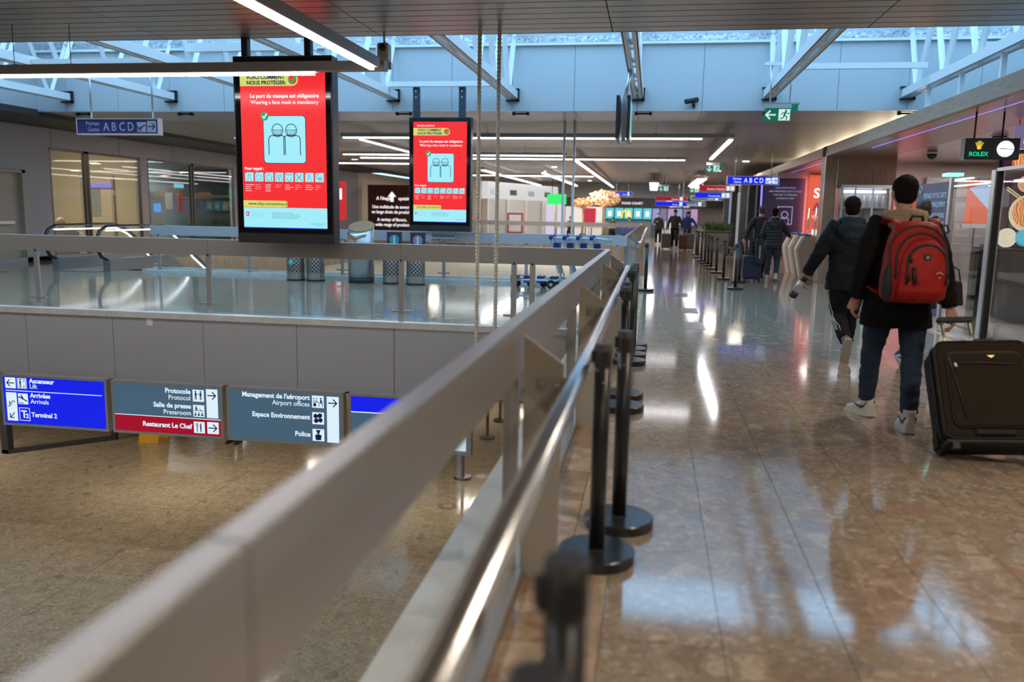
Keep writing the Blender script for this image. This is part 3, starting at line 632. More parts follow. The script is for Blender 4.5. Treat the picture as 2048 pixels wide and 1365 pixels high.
def s2(t, x0, z0, w, h, y):
    X = lambda u: x0 + u * w; Zv = lambda v: z0 + v * h
    rect(B(), x0, x0 + w, Zv(.345), z0 + h, y).make('lit_panel', E_SLATE, t); rect(B(), x0, x0 + w, z0, Zv(.335), y).make('lit_panel', E_RED, t)
    rect(B(), X(0), X(1), Zv(.335), Zv(.35), y - .002).make('divider', E_WHITE, t)
    icons(t, '', E_WHITE, E_INK, [('two_men', .745, .70, .165), ('press', .745, .385, .165), ('food', .745, .045, .16)], x0, z0, w, h, y)
    for a, c, zc in ((.375, .97, .84), (.045, .29, .167)):
        sq = rect(B(), X(.87), X(.975), Zv(a), Zv(c), y - .002).make('symbol_tile', E_WHITE, t); b = B(); arrow(b, X(.922), Zv(zc), .115, 0, y - .005); b.make('symbol', E_INK, sq)
    for s, v, bo in (('Protocole', .85, .0028), ('Protocol', .715, .0004), ('Salle de presse', .545, .0028), ('Pressroom', .405, .0006), ('Restaurant Le Chef', .125, .0028)):
        text(s, .094, (X(.725), Zv(v), y - .003), E_WHITE, t, 'RIGHT', bold=bo)
def s3(t, x0, z0, w, h, y):
    X = lambda u: x0 + u * w; Zv = lambda v: z0 + v * h
    rect(B(), x0, x0 + w, z0, z0 + h, y).make('lit_panel', E_SLATE, t)
    icons(t, '', E_WHITE, E_INK, [('desk', .745, .72, .165), ('leaf', .745, .385, .165), ('police', .745, .045, .165)], x0, z0, w, h, y)
    sq = rect(B(), X(.875), X(.98), Zv(.03), Zv(.96), y - .002).make('symbol_tile', E_WHITE, t); b = B(); arrow(b, X(.927), Zv(.83), .115, 0, y - .005); b.make('symbol', E_INK, sq)
    for s, v, bo in (("Management de l'aéroport", .87, .0028), ('Airport offices', .735, .0004), ('Espace Environnement', .475, .0026), ('Police', .125, .0026)):
        text(s, .092, (X(.725), Zv(v), y - .003), E_WHITE, t, 'RIGHT', bold=bo, sx=.98)
def s4(t, x0, z0, w, h, y):
    X = lambda u: x0 + u * w; Zv = lambda v: z0 + v * h
    rect(B(), x0, x0 + w, Zv(.69), z0 + h, y).make('lit_panel', E_BLUE, t); rect(B(), x0, x0 + w, z0, Zv(.68), y).make('lit_panel', E_SLATE, t)
    rect(B(), X(0), X(1), Zv(.675), Zv(.695), y - .002).make('divider', E_WHITE, t); rect(B(), X(.85), X(.98), Zv(.03), Zv(.62), y - .002).make('symbol_tile', E_WHITE, t)
GS = 'lit wayfinding signs hanging below the slab edge'
hanging_sign('blue lit sign reading Ascenseur Lift, Arrivées and Terminal 2', -9.03, 10.13, -1.635, 1.66, .745, s1, GS)
hanging_sign('slate and dark red lit sign reading Protocole, Salle de presse and Restaurant Le Chef', -7.30, 10.13, -1.635, 1.66, .745, s2, GS)
hanging_sign('slate lit sign reading Management de l\'aéroport, Espace Environnement and Police', -5.58, 10.13, -1.635, 1.66, .745, s3, GS)
hanging_sign('blue and slate lit sign partly hidden by the corridor railing top', -3.85, 10.13, -1.635, 1.66, .745, s4, GS)
def gates(lit):
    def f(t, x0, z0, w, h, y):
        X = lambda u: x0 + u * w; Zv = lambda v: z0 + v * h
        W, I = (E_WHITE, E_INK) if lit else (M_UNLITW, M_UNLITINK)
        rect(B(), x0, x0 + w, z0, z0 + h, y).make('panel', E_BLUE if lit else M_NAVY, t)
        text('Portes', .095, (X(.275), Zv(.58), y - .003), W, t, 'RIGHT', bold=.001); text('Gates', .095, (X(.275), Zv(.16), y - .003), W, t, 'RIGHT', bold=.0005)
        for c, u in zip('ABCD', (.36, .455, .56, .665)): text(c, .20, (X(u), Zv(.2), y - .003), W, t, 'CENTER', bold=.0022, sx=.82)
        icons(t, '', W, I, [('plane_up', .745, .10, .165)], x0, z0, w, h, y)
        sq = rect(B(), X(.87), X(.98), Zv(.10), Zv(.90), y - .002).make('symbol_tile', W, t); b = B(); arrow(b, X(.925), Zv(.5), .12, 0, y - .005); b.make('symbol', I, sq)
    return f
def rods(t, xs, y, z0, z1, r=0.012, m=None):
    for x in xs: B().tube([(x, y, z0), (x, y, z1)], r, 8).make('hanging_rod', m or M_ALU, t)
t = hanging_sign('unlit dark blue sign reading Portes Gates A B C D below the trusses', -9.74, 13.0, 2.68, 1.53, .275, gates(False), name='gate_sign', frame=.022)
rods(t, (-9.48, -8.34), 13.06, 2.955, 3.83, .016)
t = hanging_sign('bright blue lit sign reading Portes Gates A B C D hanging over the corridor', 2.16, 26.0, 2.46, 1.52, .26, gates(True), name='gate_sign', frame=.018)
rods(t, (2.40, 3.44), 26.06, 2.72, 3.6)
# emergency exit signs
E_GREEN = emit('exit_green', (0.0, 0.13, 0.075), 1.0); E_EXW = emit('exit_white', (0.62, 0.85, 0.78), 1.0)
def exit_sign(label, x0, y, z0, w, h, ang, top, rodx, lit=(E_GREEN, E_EXW)):
    t = thing('exit_sign', label, 'sign', (x0 + w / 2, y, z0), 'green emergency exit signs')
    rect(B(), x0, x0 + w, z0, z0 + h, y + .012, .012).make('panel', lit[0], t)
    b = B(); arrow(b, x0 + w * .24, z0 + h / 2, h * .72, ang, y - .001, h * .12); b.make('arrow', lit[1], t)
    sq = rect(B(), x0 + w * .54, x0 + w * .97, z0 + h * .06, z0 + h * .94, y - .001).make('symbol_tile', lit[1], t)
    b = B(); pictogram(b, 'runner', x0 + w * .55, z0 + h * .06, h * .88, y - .003); b.make('symbol', lit[0], sq)
    B().box(x0, x0 + w, y - .03, y + .06, z0 + h, z0 + h + .07).make('lamp_housing', M_ALU, t)
    B().box(x0, x0 + w * 1.3, y - .01, y + .08, z0 + h + .07, z0 + h + .10).make('mount_plate', M_RAIL, t)
    B().box(x0 + w * 1.02, x0 + w * 1.26, y + .0, y + .02, z0 + h * .78, z0 + h + .07).make('side_flag', lit[0], t)
    rods(t, rodx, y + .04, z0 + h + .1, top, .014)
    return t
exit_sign('green exit sign with white left arrow hanging from a truss', 1.90, 15.8, 3.21, .455, .225, 180, 4.2, (1.99, 2.33))
tag(B().box(1.86, 2.55, 15.80, 15.86, 4.18, 4.24).make('hanger_bar', M_WHITE), 'white hanger bar on the truss above the exit sign', 'bar')
exit_sign('small green exit sign with white down arrow under the far ceiling', 1.62, 27.5, 2.90, .42, .22, 270, 3.6, (1.7, 1.9))
exit_sign('tiny green exit sign far down the corridor ceiling', 0.25, 44.0, 2.75, .5, .24, 270, 3.6, (.4, .6))
exit_sign('dim exit sign hanging in front of the far corridor lamp', 1.9, 46.0, 2.75, .5, .24, 270, 3.6, (2.0, 2.3))

# ================================================================== BIG RED SCREENS
E_SRED = emit('screen_red', (0.92, 0.025, 0.03), 1.0); E_CYAN = emit('screen_cyan', (0.36, 0.84, 0.95), 1.0); E_YEL = emit('screen_lime', (0.68, 0.72, 0.16), 1.0)
E_SW = emit('screen_white', (1.0, 0.96, 0.98), 1.0); E_SINK = emit('screen_ink', (0.008, 0.03, 0.08), 1.0); E_OK = emit('screen_green', (0.0, 0.42, 0.16), 1.0); E_PINK = emit('screen_smalltext', (0.95, 0.45, 0.55), 1.0)
E_GLOW = emit('screen_edge_blue', (0.02, 0.03, 0.5), 1.0)
M_SCASE = mat('screen_case', (0.025, 0.024, 0.028), 0.35); M_SGL = mat('screen_bezel_glass', (0.004, 0.004, 0.005), 0.08)
def red_screen(label):
    t = thing('hanging_screen', label, 'screen', (0, 0, 0), 'hanging red information screens')
    W, H, D = 1.30, 2.30, 0.20
    bevel(B().box(0, W, 0.0, D, 0, H).make('case', M_SCASE, t, False), .006, 1)
    B().box(0.02, W - .02, -0.004, 0, 0.13, H - .02).make('bezel', M_SGL, t, False)
    x0, w, z1, h = .095, 1.12, 2.21, 2.01; y = -.006
    X = lambda u: x0 + u * w; Z = lambda v: z1 - v * h
    d = rect(B(), X(0), X(1), Z(1), Z(0), y).make('display', E_SRED, t, False)
    rect(B(), X(0), X(1), Z(1) - .012, Z(1), y).make('lit_edge', E_GLOW, d, False)
    T = lambda s, size, u, v, m, al='LEFT', bo=0., sx=1.: text(s, size, (X(u), Z(v), y - .006), m, d, al, bold=bo, sx=sx, world=False)
    T('Nouveau coronavirus', .042, .07, .045, E_SW, bo=.001)
    b = B(); poly(b, [(X(0), Z(.135)), (X(.62), Z(.135))] + arc(X(.62), Z(.0985), .073, -90, 90, 8)[1:-1] + [(X(.62), Z(.062)), (X(0), Z(.062))], y - .003); b.make('banner', E_YEL, d, False)
    T('VOICI COMMENT', .064, .08, .093, E_SINK, bo=.0022); T('NOUS PROTÉGER:', .064, .08, .126, E_SINK, bo=.0022)
    b = B(); disc(b, X(.62), Z(.0985), .056, y - .005, 20); b.make('badge', E_SRED, d, False)
    b = B(); stroke(b, [(X(.585), Z(.098)), (X(.615), Z(.116)), (X(.67), Z(.072))], .026, y - .008); b.make('tick', E_OK, d, False)
    T('Le port du masque est obligatoire', .066, .52, .205, E_SW, 'CENTER', .0016); T('Wearing a face mask is mandatory', .064, .52, .243, E_SW, 'CENTER', .0006)
    fx0, fx1, fz0, fz1 = X(.27), X(.76), Z(.60), Z(.315)
    B().rbox(fx0 - .008, fx1 + .008, y - .005, y - .003, fz0 - .008, fz1 + .008, .045).make('picture_border', E_SINK, d, False)
    B().rbox(fx0, fx1, y - .008, y - .005, fz0, fz1, .04).make('picture', E_CYAN, d, False)
    b = B(); fw = fx1 - fx0
    for k, cx in enumerate((fx0 + fw * .335, fx0 + fw * .665)):
        cz = fz1 - .175; r = .072
        stroke(b, arc(cx, cz, r, 0, 360, 22, r * 1.08), .009, y - .010)
        stroke(b, [(cx - r, cz + .005), (cx + r, cz + .005)], .006, y - .010); stroke(b, [(cx - r * .7, cz + .005), (cx - r * .62, cz - .055), (cx + r * .62, cz - .055), (cx + r * .7, cz + .005)], .006, y - .010)
        for q in range(3): stroke(b, [(cx - r * .5, cz - .012 - .016 * q), (cx + r * .5, cz - .012 - .016 * q)], .004, y - .010)
        s = .118
        stroke(b, [(cx - s if k == 0 else cx - s + .018, fz0 + .10)] + arc(cx - s + .05 + (.018 if k else 0), fz0 + .285, .05, 180, 90, 6) + arc(cx + s - .05 - (.018 if k == 0 else 0), fz0 + .285, .05, 90, 0, 6) + [(cx + s - (.018 if k == 0 else 0), fz0 + .10)], .010, y - .010)
    b.make('masked_figures', E_SINK, d, False)
    b = B(); disc(b, X(.285), Z(.317), .052, y - .009, 20); b.make('badge', E_OK, d, False)
    b = B(); stroke(b, [(X(.262), Z(.317)), (X(.28), Z(.329)), (X(.31), Z(.303))], .014, y - .012); b.make('tick', E_SW, d, False)
    T('Pour rappel :', .048, .03, .643, E_SW, bo=.0014)
    words = [['En cas de doute,', 'restez à la', 'maison et', 'testez-vous'], ['Eviter les', 'rencontres', 'de groupe'], ['Si possible', 'travailler à', 'la maison', 'télétravail'], ['Garder ses', 'distances'], ['Se laver', 'soigneusement', 'les mains'], ['Eviter les', 'poignées de', 'main'], ['Tousser et', 'éternuer dans', 'un mouchoir'], ['Toujours', 'téléphoner', 'avant']]
    for k in range(8):
        u = .03 + .1195 * k; ax, az, s = X(u), Z(.715), .112
        rect(B(), ax, ax + s, az, az + s, y - .004).make('tip_tile', E_CYAN, d, False)
        b = B(); yy = y - .007; P = lambda a, c: (ax + a * s, az + c * s)
        if k == 0 or k == 3 or k == 6:
            for cx in ((.5,) if k != 3 else (.3, .7)):
                stroke(b, arc(*P(cx, .68), .014, 0, 360, 8), .003, yy); stroke(b, [P(cx - .2, .1), P(cx - .16, .42), P(cx + .16, .42), P(cx + .2, .1)], .003, yy)
        elif k == 1:
            for a, c in ((.2, .6), (.5, .75), (.8, .6), (.3, .25), (.65, .3)): stroke(b, [P(a, c - .1), P(a, c + .1)], .005, yy)
        elif k == 2: stroke(b, [P(.15, .5), P(.5, .85), P(.85, .5)], .004, yy); stroke(b, [P(.25, .45), P(.25, .15), P(.75, .15), P(.75, .45)], .004, yy)
        elif k == 4:
            for a, c in ((.2, .8), (.4, .75), (.6, .82), (.8, .75)): disc(b, *P(a, c), .006, yy, 6)
            stroke(b, arc(*P(.5, .35), .03, 160, 380, 8), .004, yy)
        elif k == 5: stroke(b, [P(.15, .15), P(.85, .85)], .005, yy); stroke(b, [P(.15, .85), P(.85, .15)], .005, yy)
        else: stroke(b, arc(*P(.45, .6), .03, 90, 330, 8), .004, yy); stroke(b, arc(*P(.6, .35), .02, 0, 360, 8), .004, yy)
        b.make('tip_symbol', E_SINK, d, False)
        b = B(); disc(b, ax + .006, az + s - .006, .012, y - .009, 8); b.make('badge', E_OK, d, False)
        for q, l in enumerate(words[k]): T(l, .0185, u, .738 + .0125 * q, E_PINK if k % 2 else E_SW)
    b = B(); poly(b, [(X(0), Z(.873)), (X(.50), Z(.873))] + arc(X(.50), Z(.853), .041, -90, 90, 8)[1:-1] + [(X(.50), Z(.833)), (X(0), Z(.833))], y - .003); b.make('banner', E_YEL, d, False)
    T('www.ofsp-coronavirus.ch', .052, .06, .861, E_SINK, bo=.0006)
    rect(B(), X(0), X(1), Z(1), Z(.876), y - .002).make('footer', E_CYAN, d, False)
    b = B(); poly(b, [(X(.03), Z(.905)), (X(.065), Z(.905)), (X(.065), Z(.925)), (X(.0475), Z(.934)), (X(.03), Z(.925))], y - .004); b.make('shield', E_RED, d, False)
    b = B(); rect(b, X(.036), X(.059), Z(.920), Z(.9155), y - .007); rect(b, X(.0435), X(.0515), Z(.926), Z(.909), y - .007); b.make('cross', E_SW, d, False)
    E_FT = emit('footer_text', (0.12, 0.36, 0.45), 1.0); E_FT2 = emit('footer_text2', (0.26, 0.62, 0.72), 1.0)
    for q, s in enumerate(('Bundesamt für Gesundheit BAG', 'Office fédéral de la santé publique OFSP', 'Ufficio federale della sanità pubblica UFSP', 'Uffizi federal da sanadad publica UFSP')): T(s, .0225, .34, .912 + .0105 * q, E_FT)
    for q, s in enumerate(('Schweizerische Eidgenossenschaft', 'Confédération suisse', 'Confederazione Svizzera', 'Confederaziun svizra')): T(s, .019, .085, .912 + .0105 * q, E_FT2)
    T('Application SwissCovid', .021, .80, .975, E_FT); T('Download', .021, .86, .985, E_FT)
    return t
scr = red_screen('large red mask notice screen hanging in front of the panelled slab railing')
scr.location = (-5.24, 9.95, 1.06)
for px in (.13, .96): B().box(px - .04, px + .04, .06, .15, 2.30, 2.9).make('mount_post', M_BLACK, scr, False)
scr2 = dup(scr, (-4.99, 16.75, 1.09), label='red mask notice screen hanging on two dark posts before the pale bridge railing')
for ch in list(scr2.children):
    if ch.name.startswith('mount_post'): bpy.data.objects.remove(ch)
for px in (.13, 1.09):
    p = B().box(px - .065, px + .065, .06, .16, 2.28, 2.90).make('mount_post', mat('slate_post', (0.03, 0.045, 0.06), 0.4), scr2, False)
    for z in (2.70, 2.82): B().tube([(px, .06, z), (px, .05, z)], .016, 8).make('bolt', M_ALU, p, False)

# ================================================================== LINEAR LAMPS
M_HOUS = mat('lamp_housing', (0.34, 0.32, 0.31), 0.45)
def lamp(name, label, p0, p1, z, wires=(), power=0, housing=(0.13, 0.10), group=None, ztop=3.6, tubew=.035, gap=0.03):
    """straight ceiling lamp: housing, lit tube below, thin wires"""
    t = thing('linear_lamp', label, 'lamp', (p0[0], p0[1], z), group)
    hw, hh = housing; ax = abs(p1[0] - p0[0]) > abs(p1[1] - p0[1])
    def seg(a0, a1, c, w, z0, z1):
        return B().box(a0, a1, c - w / 2, c + w / 2, z0, z1) if ax else B().box(c - w / 2, c + w / 2, a0, a1, z0, z1)
    a0, a1, c = (p0[0], p1[0], p0[1]) if ax else (p0[1], p1[1], p0[0])
    ztop = min(ztop, 3.6)
    seg(a0, a1, c, hw, z + .04, z + .04 + hh).make('housing', M_HOUS, t)
    n = max(1, round((a1 - a0) / 1.55)); L = (a1 - a0 - .1) / n
    for k in range(n): seg(a0 + .05 + L * k + gap / 2, a0 + .05 + L * (k + 1) - gap / 2, c, tubew, z, z + .03).make('tube', M_TUBE, t)
    seg(a0 + .03, a1 - .03, c, hw * .9, z + .032, z + .04).make('reflector', M_WHITE, t)
    for w in wires:
        wx, wy = (w, c) if ax else (c, w)
        B().tube([(wx, wy, z + .04 + hh), (wx, wy, ztop)], .004, 5).make('wire', M_DARK, t)
        B().cbox(wx, wy, z + .045 + hh, .10, .03, .015).make('clip', M_BLACK, t)
    if power:
        l = area_light('linear_lamp_light', ((p0[0] + p1[0]) / 2, (p0[1] + p1[1]) / 2, z - .012), (a1 - a0) if ax else hw, hw if ax else (a1 - a0), power, (.95, .97, 1.0))
    return t
GL = 'suspended linear lamps'
lamp('a', 'long suspended lamp crossing in front of the large red screen', (-15, 9.12), (-3.75, 9.12), 2.99, (-7.6, -6.85, -10.5), 115, group=GL)
tag(B().box(-3.75, -2.98, 9.05, 9.19, 3.03, 3.13).make('lamp_link_bar', M_HOUS), 'unlit grey bar joining the two suspended lamps by the security camera', 'bar')
lamp('b', 'suspended lamp pointing along the corridor, meeting the cross lamp at the camera', (-3.06, -4), (-3.06, 8.95), 3.0, (1, 4.0), 105, group=GL, tubew=.05)
lamp('c', 'long lamp under the far ceiling behind the hanging screens', (-7.7, 20.0), (1.1, 20.0), 3.25, (-4, 0), 55, group=GL, housing=(.13, .09), gap=.004)
lamp('d', 'short bright lamp pointing down the corridor beside the exit sign', (1.72, 20.2), (1.72, 27.0), 3.25, (21, 26), 35, group=GL, tubew=.09, gap=.004)
tag(B().box(1.1, 1.78, 19.93, 20.07, 3.29, 3.38).make('lamp_link_bar', M_HOUS), 'unlit grey bar joining the far ceiling lamps', 'bar')
lamp('e', 'second long lamp crossing the far ceiling above the void', (-10, 27.6), (1.0, 27.6), 3.25, (-4,), 45, group=GL, housing=(.1, .07), gap=.004)
lamp('f', 'third thin lamp crossing the far ceiling above the void', (-10, 26.0), (-2.7, 26.0), 3.25, (-4,), 22, group=GL, housing=(.1, .07), gap=.004)
lamp('g', 'lamp running away over the void towards the gold trees', (-2.62, 27.9), (-2.62, 55), 3.25, (30, 40), 90, group=GL, tubew=.1, gap=.01)
lamp('h', 'lamp in the far hall before the closed shutters', (-7.4, 36), (-7.4, 55), 3.3, (40,), 90, group=GL, tubew=.16)
lamp('i', 'lamp in the far hall between shutters and gold trees', (-5.0, 38), (-5.0, 55), 3.3, (40,), 90, group=GL, tubew=.16)
lamp('j', 'lamp crossing the hall by the closed shutters', (-10.5, 40), (-2.8, 40), 3.25, (-8,), 60, group=GL, gap=.004)
lamp('k', 'bright wide lamp hanging at the end of the corridor', (0.0, 43), (0.0, 55), 3.1, (44,), 80, housing=(.5, .1), group=GL, tubew=.42)
lamp('l', 'bright wide lamp over the planter near the food court', (2.2, 40), (2.2, 50), 3.2, (42,), 80, housing=(.5, .1), group=GL, tubew=.42)
lamp('m', 'short lamp under the far ceiling left of the posted screen', (-7.6, 21), (-7.6, 27), 3.3, (22,), 30, group=GL, gap=.004)
lamp('n', 'lamp under the far ceiling above the dark brown notice board', (-13.3, 30), (-8.5, 30), 3.2, (-10,), 40, group=GL, gap=.004)
dl = B().lathe([(0.10, 0.0), (0.13, 0.01), (0.13, 0.03)], n=16); dlm = inst_mesh(dl, 'downlight', emit('downlight_glow', (1, .85, .65), 4.0))
for x, y, z in DOWN:
    o = share('downlight', dlm, (x, y, z + .0)); tag(o, 'small round downlight added in the slatted ceiling for light', 'downlight', 'round downlights added for light')
# ropes of the hanging sign row
M_ROPE = mat('cream_ribbed_hose', (0.62, 0.56, 0.46), 0.6)
for x in (-2.05, -1.82):
    b = B(); prof = []; z = -0.6
    while z < 3.6: prof += [(.020, z), (.026, z + .012), (.026, z + .024), (.020, z + .034)]; z += .045
    b.lathe(prof, x, 9.72, 8)
    tag(b.make('ribbed_hose', M_ROPE), 'cream ribbed hose hanging from the near ceiling past the slab edge', 'hose', 'pair of hanging ribbed hoses')
for x in (-2.07, -1.84):
    tag(B().tube([(x, 19.35, -3.4), (x, 19.35, 3.6)], .03, 10).make('white_pole', M_WHITE), 'slim white pole rising through the second void to the far ceiling', 'pole', 'pair of slim white poles')
#PART3END

# ================================================================== CAMERAS, MONITORS
t = thing('security_camera', 'white box security camera hanging where the two near lamps meet', 'camera', (-3.22, 9.8, 3.2))
bevel(B().box(-3.30, -3.16, 9.74, 9.90, 3.24, 3.46).make('housing', mat('camera_white', (.5, .49, .46), .4), t), .03, 3)
B().ell((-3.23, 9.745, 3.40), (.045, .03, .045)).make('lens', M_SGL, t)
B().tube([(-3.23, 9.82, 3.46), (-3.23, 9.82, 3.595)], .014, 8).make('stem', M_ALU, t); B().box(-3.18, -3.14, 9.80, 9.84, 3.16, 3.24).make('bracket', M_ALU, t)
t = thing('security_camera', 'small black bullet camera on the blue-white upstand panels', 'camera', (0.68, 17.35, 3.68))
B().tube([(0.55, 17.22, 3.74), (0.78, 17.38, 3.80)], .05, 10).make('body', M_BLACK, t); B().tube([(0.70, 17.30, 3.74), (0.72, 17.40, 3.66)], .03, 8).make('mount', M_BLACK, t)
for (x, y, r, l) in [(5.75, 19.0, .11, 'small round dome camera under the shop ceiling'), (5.85, 15.8, .14, 'larger round dome camera under the shop ceiling beside the clock sign')]:
    t = thing('dome_camera', l, 'camera', (x, y, 2.80)); B().lathe([(r * .6, 2.95), (r, 2.93), (r, 2.89)], x, y, 14).make('ring', M_ALU, t); B().ell((x, y, 2.88), (r * .9, r * .9, r)).make('dome', M_SGL, t)
t = thing('double_monitor', 'pair of back-to-back flight monitors seen edge-on under a truss', 'monitor', (-.5, 14, 2.65))
for s, m in ((-1, M_SCASE), (1, M_SCASE)):
    x = -.53 + s * .085
    sc_ = B().box(x - .025, x + .025, 13.5, 14.6, 2.70, 3.36).make('screen', m, t)
    B().box(x + s * .025, x + s * .029, 13.55, 14.55, 2.75, 3.31).make('display', emit('monitor_glow', (.15, .45, .5), .8), sc_)
B().box(-.56, -.50, 13.9, 14.2, 2.68, 3.36).make('spine', M_ALU, t); B().tube([(-.53, 14.05, 3.36), (-.45, 14.05, 3.83)], .03, 10).make('hanging_rod', M_ALU, t)

# ================================================================== ESCALATOR
def escalator(x0, x1, y0, label):
    t = thing('escalator', label, 'escalator', ((x0 + x1) / 2, y0, 0))
    ang = math.radians(30); yl = y0 + 2.6
    path = lambda off: [(y0 + .35, off), (yl, off)] + [(yl + .45 * k, off - .45 * k * math.tan(ang) * min(1, .4 + .2 * k)) for k in range(1, 18)]
    for x in (x0, x1):
        hp = [(x, y0 + .75, .26), (x, y0 + .45, .24), (x, y0 + .18, .34), (x, y0 + .04, .54), (x, y0 + .04, .74), (x, y0 + .18, .94), (x, y0 + .42, 1.03)] + [(x, a, b) for a, b in path(1.04)[1:]]
        B().tube(hp, [(.045, .03)] * len(hp), 10).make('handrail', mat('black_rubber', (.012, .012, .013), .35), t)
        pts = [(y0 + .14, .30), (y0 + .08, .5), (y0 + .08, .78), (y0 + .22, .96)] + path(.99)[1:]
        low = path(.28); poly_pts = pts + low[::-1]
        g = B().prism([(x - .006, a, b) for a, b in poly_pts], [(x + .006, a, b) for a, b in poly_pts]); g.make('glass_balustrade', M_GLASS, t)
        sk = [(y0 + .35, .28)] + path(.28)[1:]; bt = [(a, b - .5) for a, b in sk]; bt[0] = (y0 + .35, 0.0); bt[1] = (yl, 0.0)
        B().prism([(x - .09, a, b) for a, b in sk + bt[::-1]], [(x + .09, a, b) for a, b in sk + bt[::-1]]).make('skirt', mat('steel_skirt', (.30, .32, .34), .3, metal=.6), t)
        led = path(.93)
        B().tube([(x + .02, a, b) for a, b in led], .016, 6).make('led_strip', emit('white_led', (.85, .9, 1), 5), t)
    B().box(x0 + .1, x1 - .1, y0 + .1, yl, 0.0, .012).make('landing_plate', mat('grooved_steel', (.3, .31, .32), .35, metal=.8), t)
    for k in range(10):
        B().box(x0 + .1, x1 - .1, yl + .4 * k, yl + .4 * (k + 1), -.9 - .23 * k + .5, -.23 * k - .12).make('step', mat('step_dark', (.05, .05, .055), .5), t)
    return t
escalator(-13.55, -12.25, 16.75, 'escalator with black handrail loops descending beside the left wall windows')
tag(B().box(-15.4, -14.0, 15.4, 15.45, 0.0005, .003).box(-15.4, -14.0, 16.2, 16.25, .0005, .003).box(-15.4, -15.35, 15.4, 16.25, .0005, .003).box(-14.05, -14.0, 15.4, 16.25, .0005, .003).make('floor_marking', mat('red_tape', (.45, .05, .04), .4)), 'red taped rectangle on the floor before the escalator', 'floor marking')

# ================================================================== BINS ON THE BRIDGE
def perforated(name):
    m = bpy.data.materials.new(name); nt, N, L, p = nodes_of(m)
    tc = N.new('ShaderNodeTexCoord'); sep = N.new('ShaderNodeSeparateXYZ'); L.new(tc.outputs['Object'], sep.inputs[0])
    at = N.new('ShaderNodeMath'); at.operation = 'ARCTAN2'; L.new(sep.outputs[1], at.inputs[0]); L.new(sep.outputs[0], at.inputs[1])
    cb = N.new('ShaderNodeCombineXYZ'); mu = N.new('ShaderNodeMath'); mu.operation = 'MULTIPLY'; mu.inputs[1].default_value = .19; L.new(at.outputs[0], mu.inputs[0])
    L.new(mu.outputs[0], cb.inputs[0]); L.new(sep.outputs[2], cb.inputs[1])
    v = N.new('ShaderNodeTexVoronoi'); v.inputs['Scale'].default_value = 17; v.inputs['Randomness'].default_value = 0
    rt = N.new('ShaderNodeMapping'); rt.inputs['Rotation'].default_value = (0, 0, PI / 4); L.new(cb.outputs[0], rt.inputs[0]); L.new(rt.outputs[0], v.inputs['Vector'])
    lt_ = N.new('ShaderNodeMath'); lt_.operation = 'LESS_THAN'; lt_.inputs[1].default_value = .34; L.new(v.outputs['Distance'], lt_.inputs[0])
    band = N.new('ShaderNodeMath'); band.operation = 'GREATER_THAN'; band.inputs[1].default_value = .17; L.new(sep.outputs[2], band.inputs[0])
    an = N.new('ShaderNodeMath'); an.operation = 'MULTIPLY'; L.new(lt_.outputs[0], an.inputs[0]); L.new(band.outputs[0], an.inputs[1])
    mx = N.new('ShaderNodeMix'); mx.data_type = 'RGBA'; L.new(an.outputs[0], mx.inputs[0]); mx.inputs[6].default_value = (.5, .5, .5, 1); mx.inputs[7].default_value = (.01, .01, .015, 1)
    L.new(mx.outputs[2], p.inputs['Base Color'])
    inv = N.new('ShaderNodeMath'); inv.operation = 'SUBTRACT'; inv.inputs[0].default_value = .9; L.new(an.outputs[0], inv.inputs[1]); L.new(inv.outputs[0], p.inputs['Metallic'])
    p.inputs['Roughness'].default_value = .35
    return m
M_PERF = perforated('perforated_steel')
def perf_bin(x, y, label, sign=None, blue=False):
    t = thing('perforated_bin', label, 'bin', (x, y, 0), 'perforated steel bins behind the bridge railing')
    B().lathe([(.19, .03), (.192, .04), (.192, .78), (.18, .80)], 0, 0, 28).make('body', M_PERF, t, False)
    B().lathe([(.185, 0), (.195, .005), (.195, .03)], 0, 0, 28).make('base_ring', M_BLACK, t, False)
    B().lathe([(.195, .78), (.195, .82), (.12, .83)], 0, 0, 28).make('rim', M_CHROME, t, False)
    if blue: B().lathe([(.194, .52), (.194, .66)], 0, 0, 28).make('blue_band', mat('bin_blue_band', (.08, .12, .45), .4), t, False)
    if sign:
        B().box(-.015, .015, .17, .2, .7, 1.0).make('sign_post', M_ALU, t, False)
        p = B().box(-.16, .16, .15, .165, .78, 1.06).make('sign_plate', mat('plum_plate', (.06, .035, .05), .4), t, False)
        b = B(); disc(b, 0, .90, .105, .148, 20); b.make('sign_disc', mat(*sign), p, False)
        b = B(); rect(b, -.02, .02, .82, .95, .145); poly(b, [(-.02, .95), (.02, .95), (0, .99)], .145); b.make('sign_symbol', M_WHITE, p, False)
perf_bin(-7.42, 16.55, 'perforated steel bin with a small turquoise sticker behind the bridge railing')
tag(share('sticker', inst_mesh(B().ell((0, -.012, 0), (.05, .012, .06)), 'sticker', mat('turquoise', (.1, .6, .5), .4)), (-7.44, 16.355, .38)), 'turquoise sticker on a perforated steel bin', 'sticker')
perf_bin(-6.98, 16.55, 'plain perforated steel bin between the stickered one and the big recycling bin')
perf_bin(-5.28, 16.5, 'perforated steel bin with a turquoise bottle sign above it', ('teal_disc', (.05, .38, .45), .4), True)
perf_bin(-4.76, 16.45, 'perforated steel bin with a lilac disc sign above it', ('lilac_disc', (.32, .30, .45), .4), True)
t = thing('recycling_bin', 'big brushed steel bin with sloping wooden lid and orange disc', 'bin', (-5.95, 16.5, 0))
M_BRUSH = mat('brushed_steel', (.5, .5, .5), .3, metal=.9, bump=.05, bscale=50, stretch=(40, 40, 1))
B().lathe([(.262, .0), (.262, .12)], -5.95, 16.5, 32).make('plinth', M_DARK, t)
n = 32; rg = []
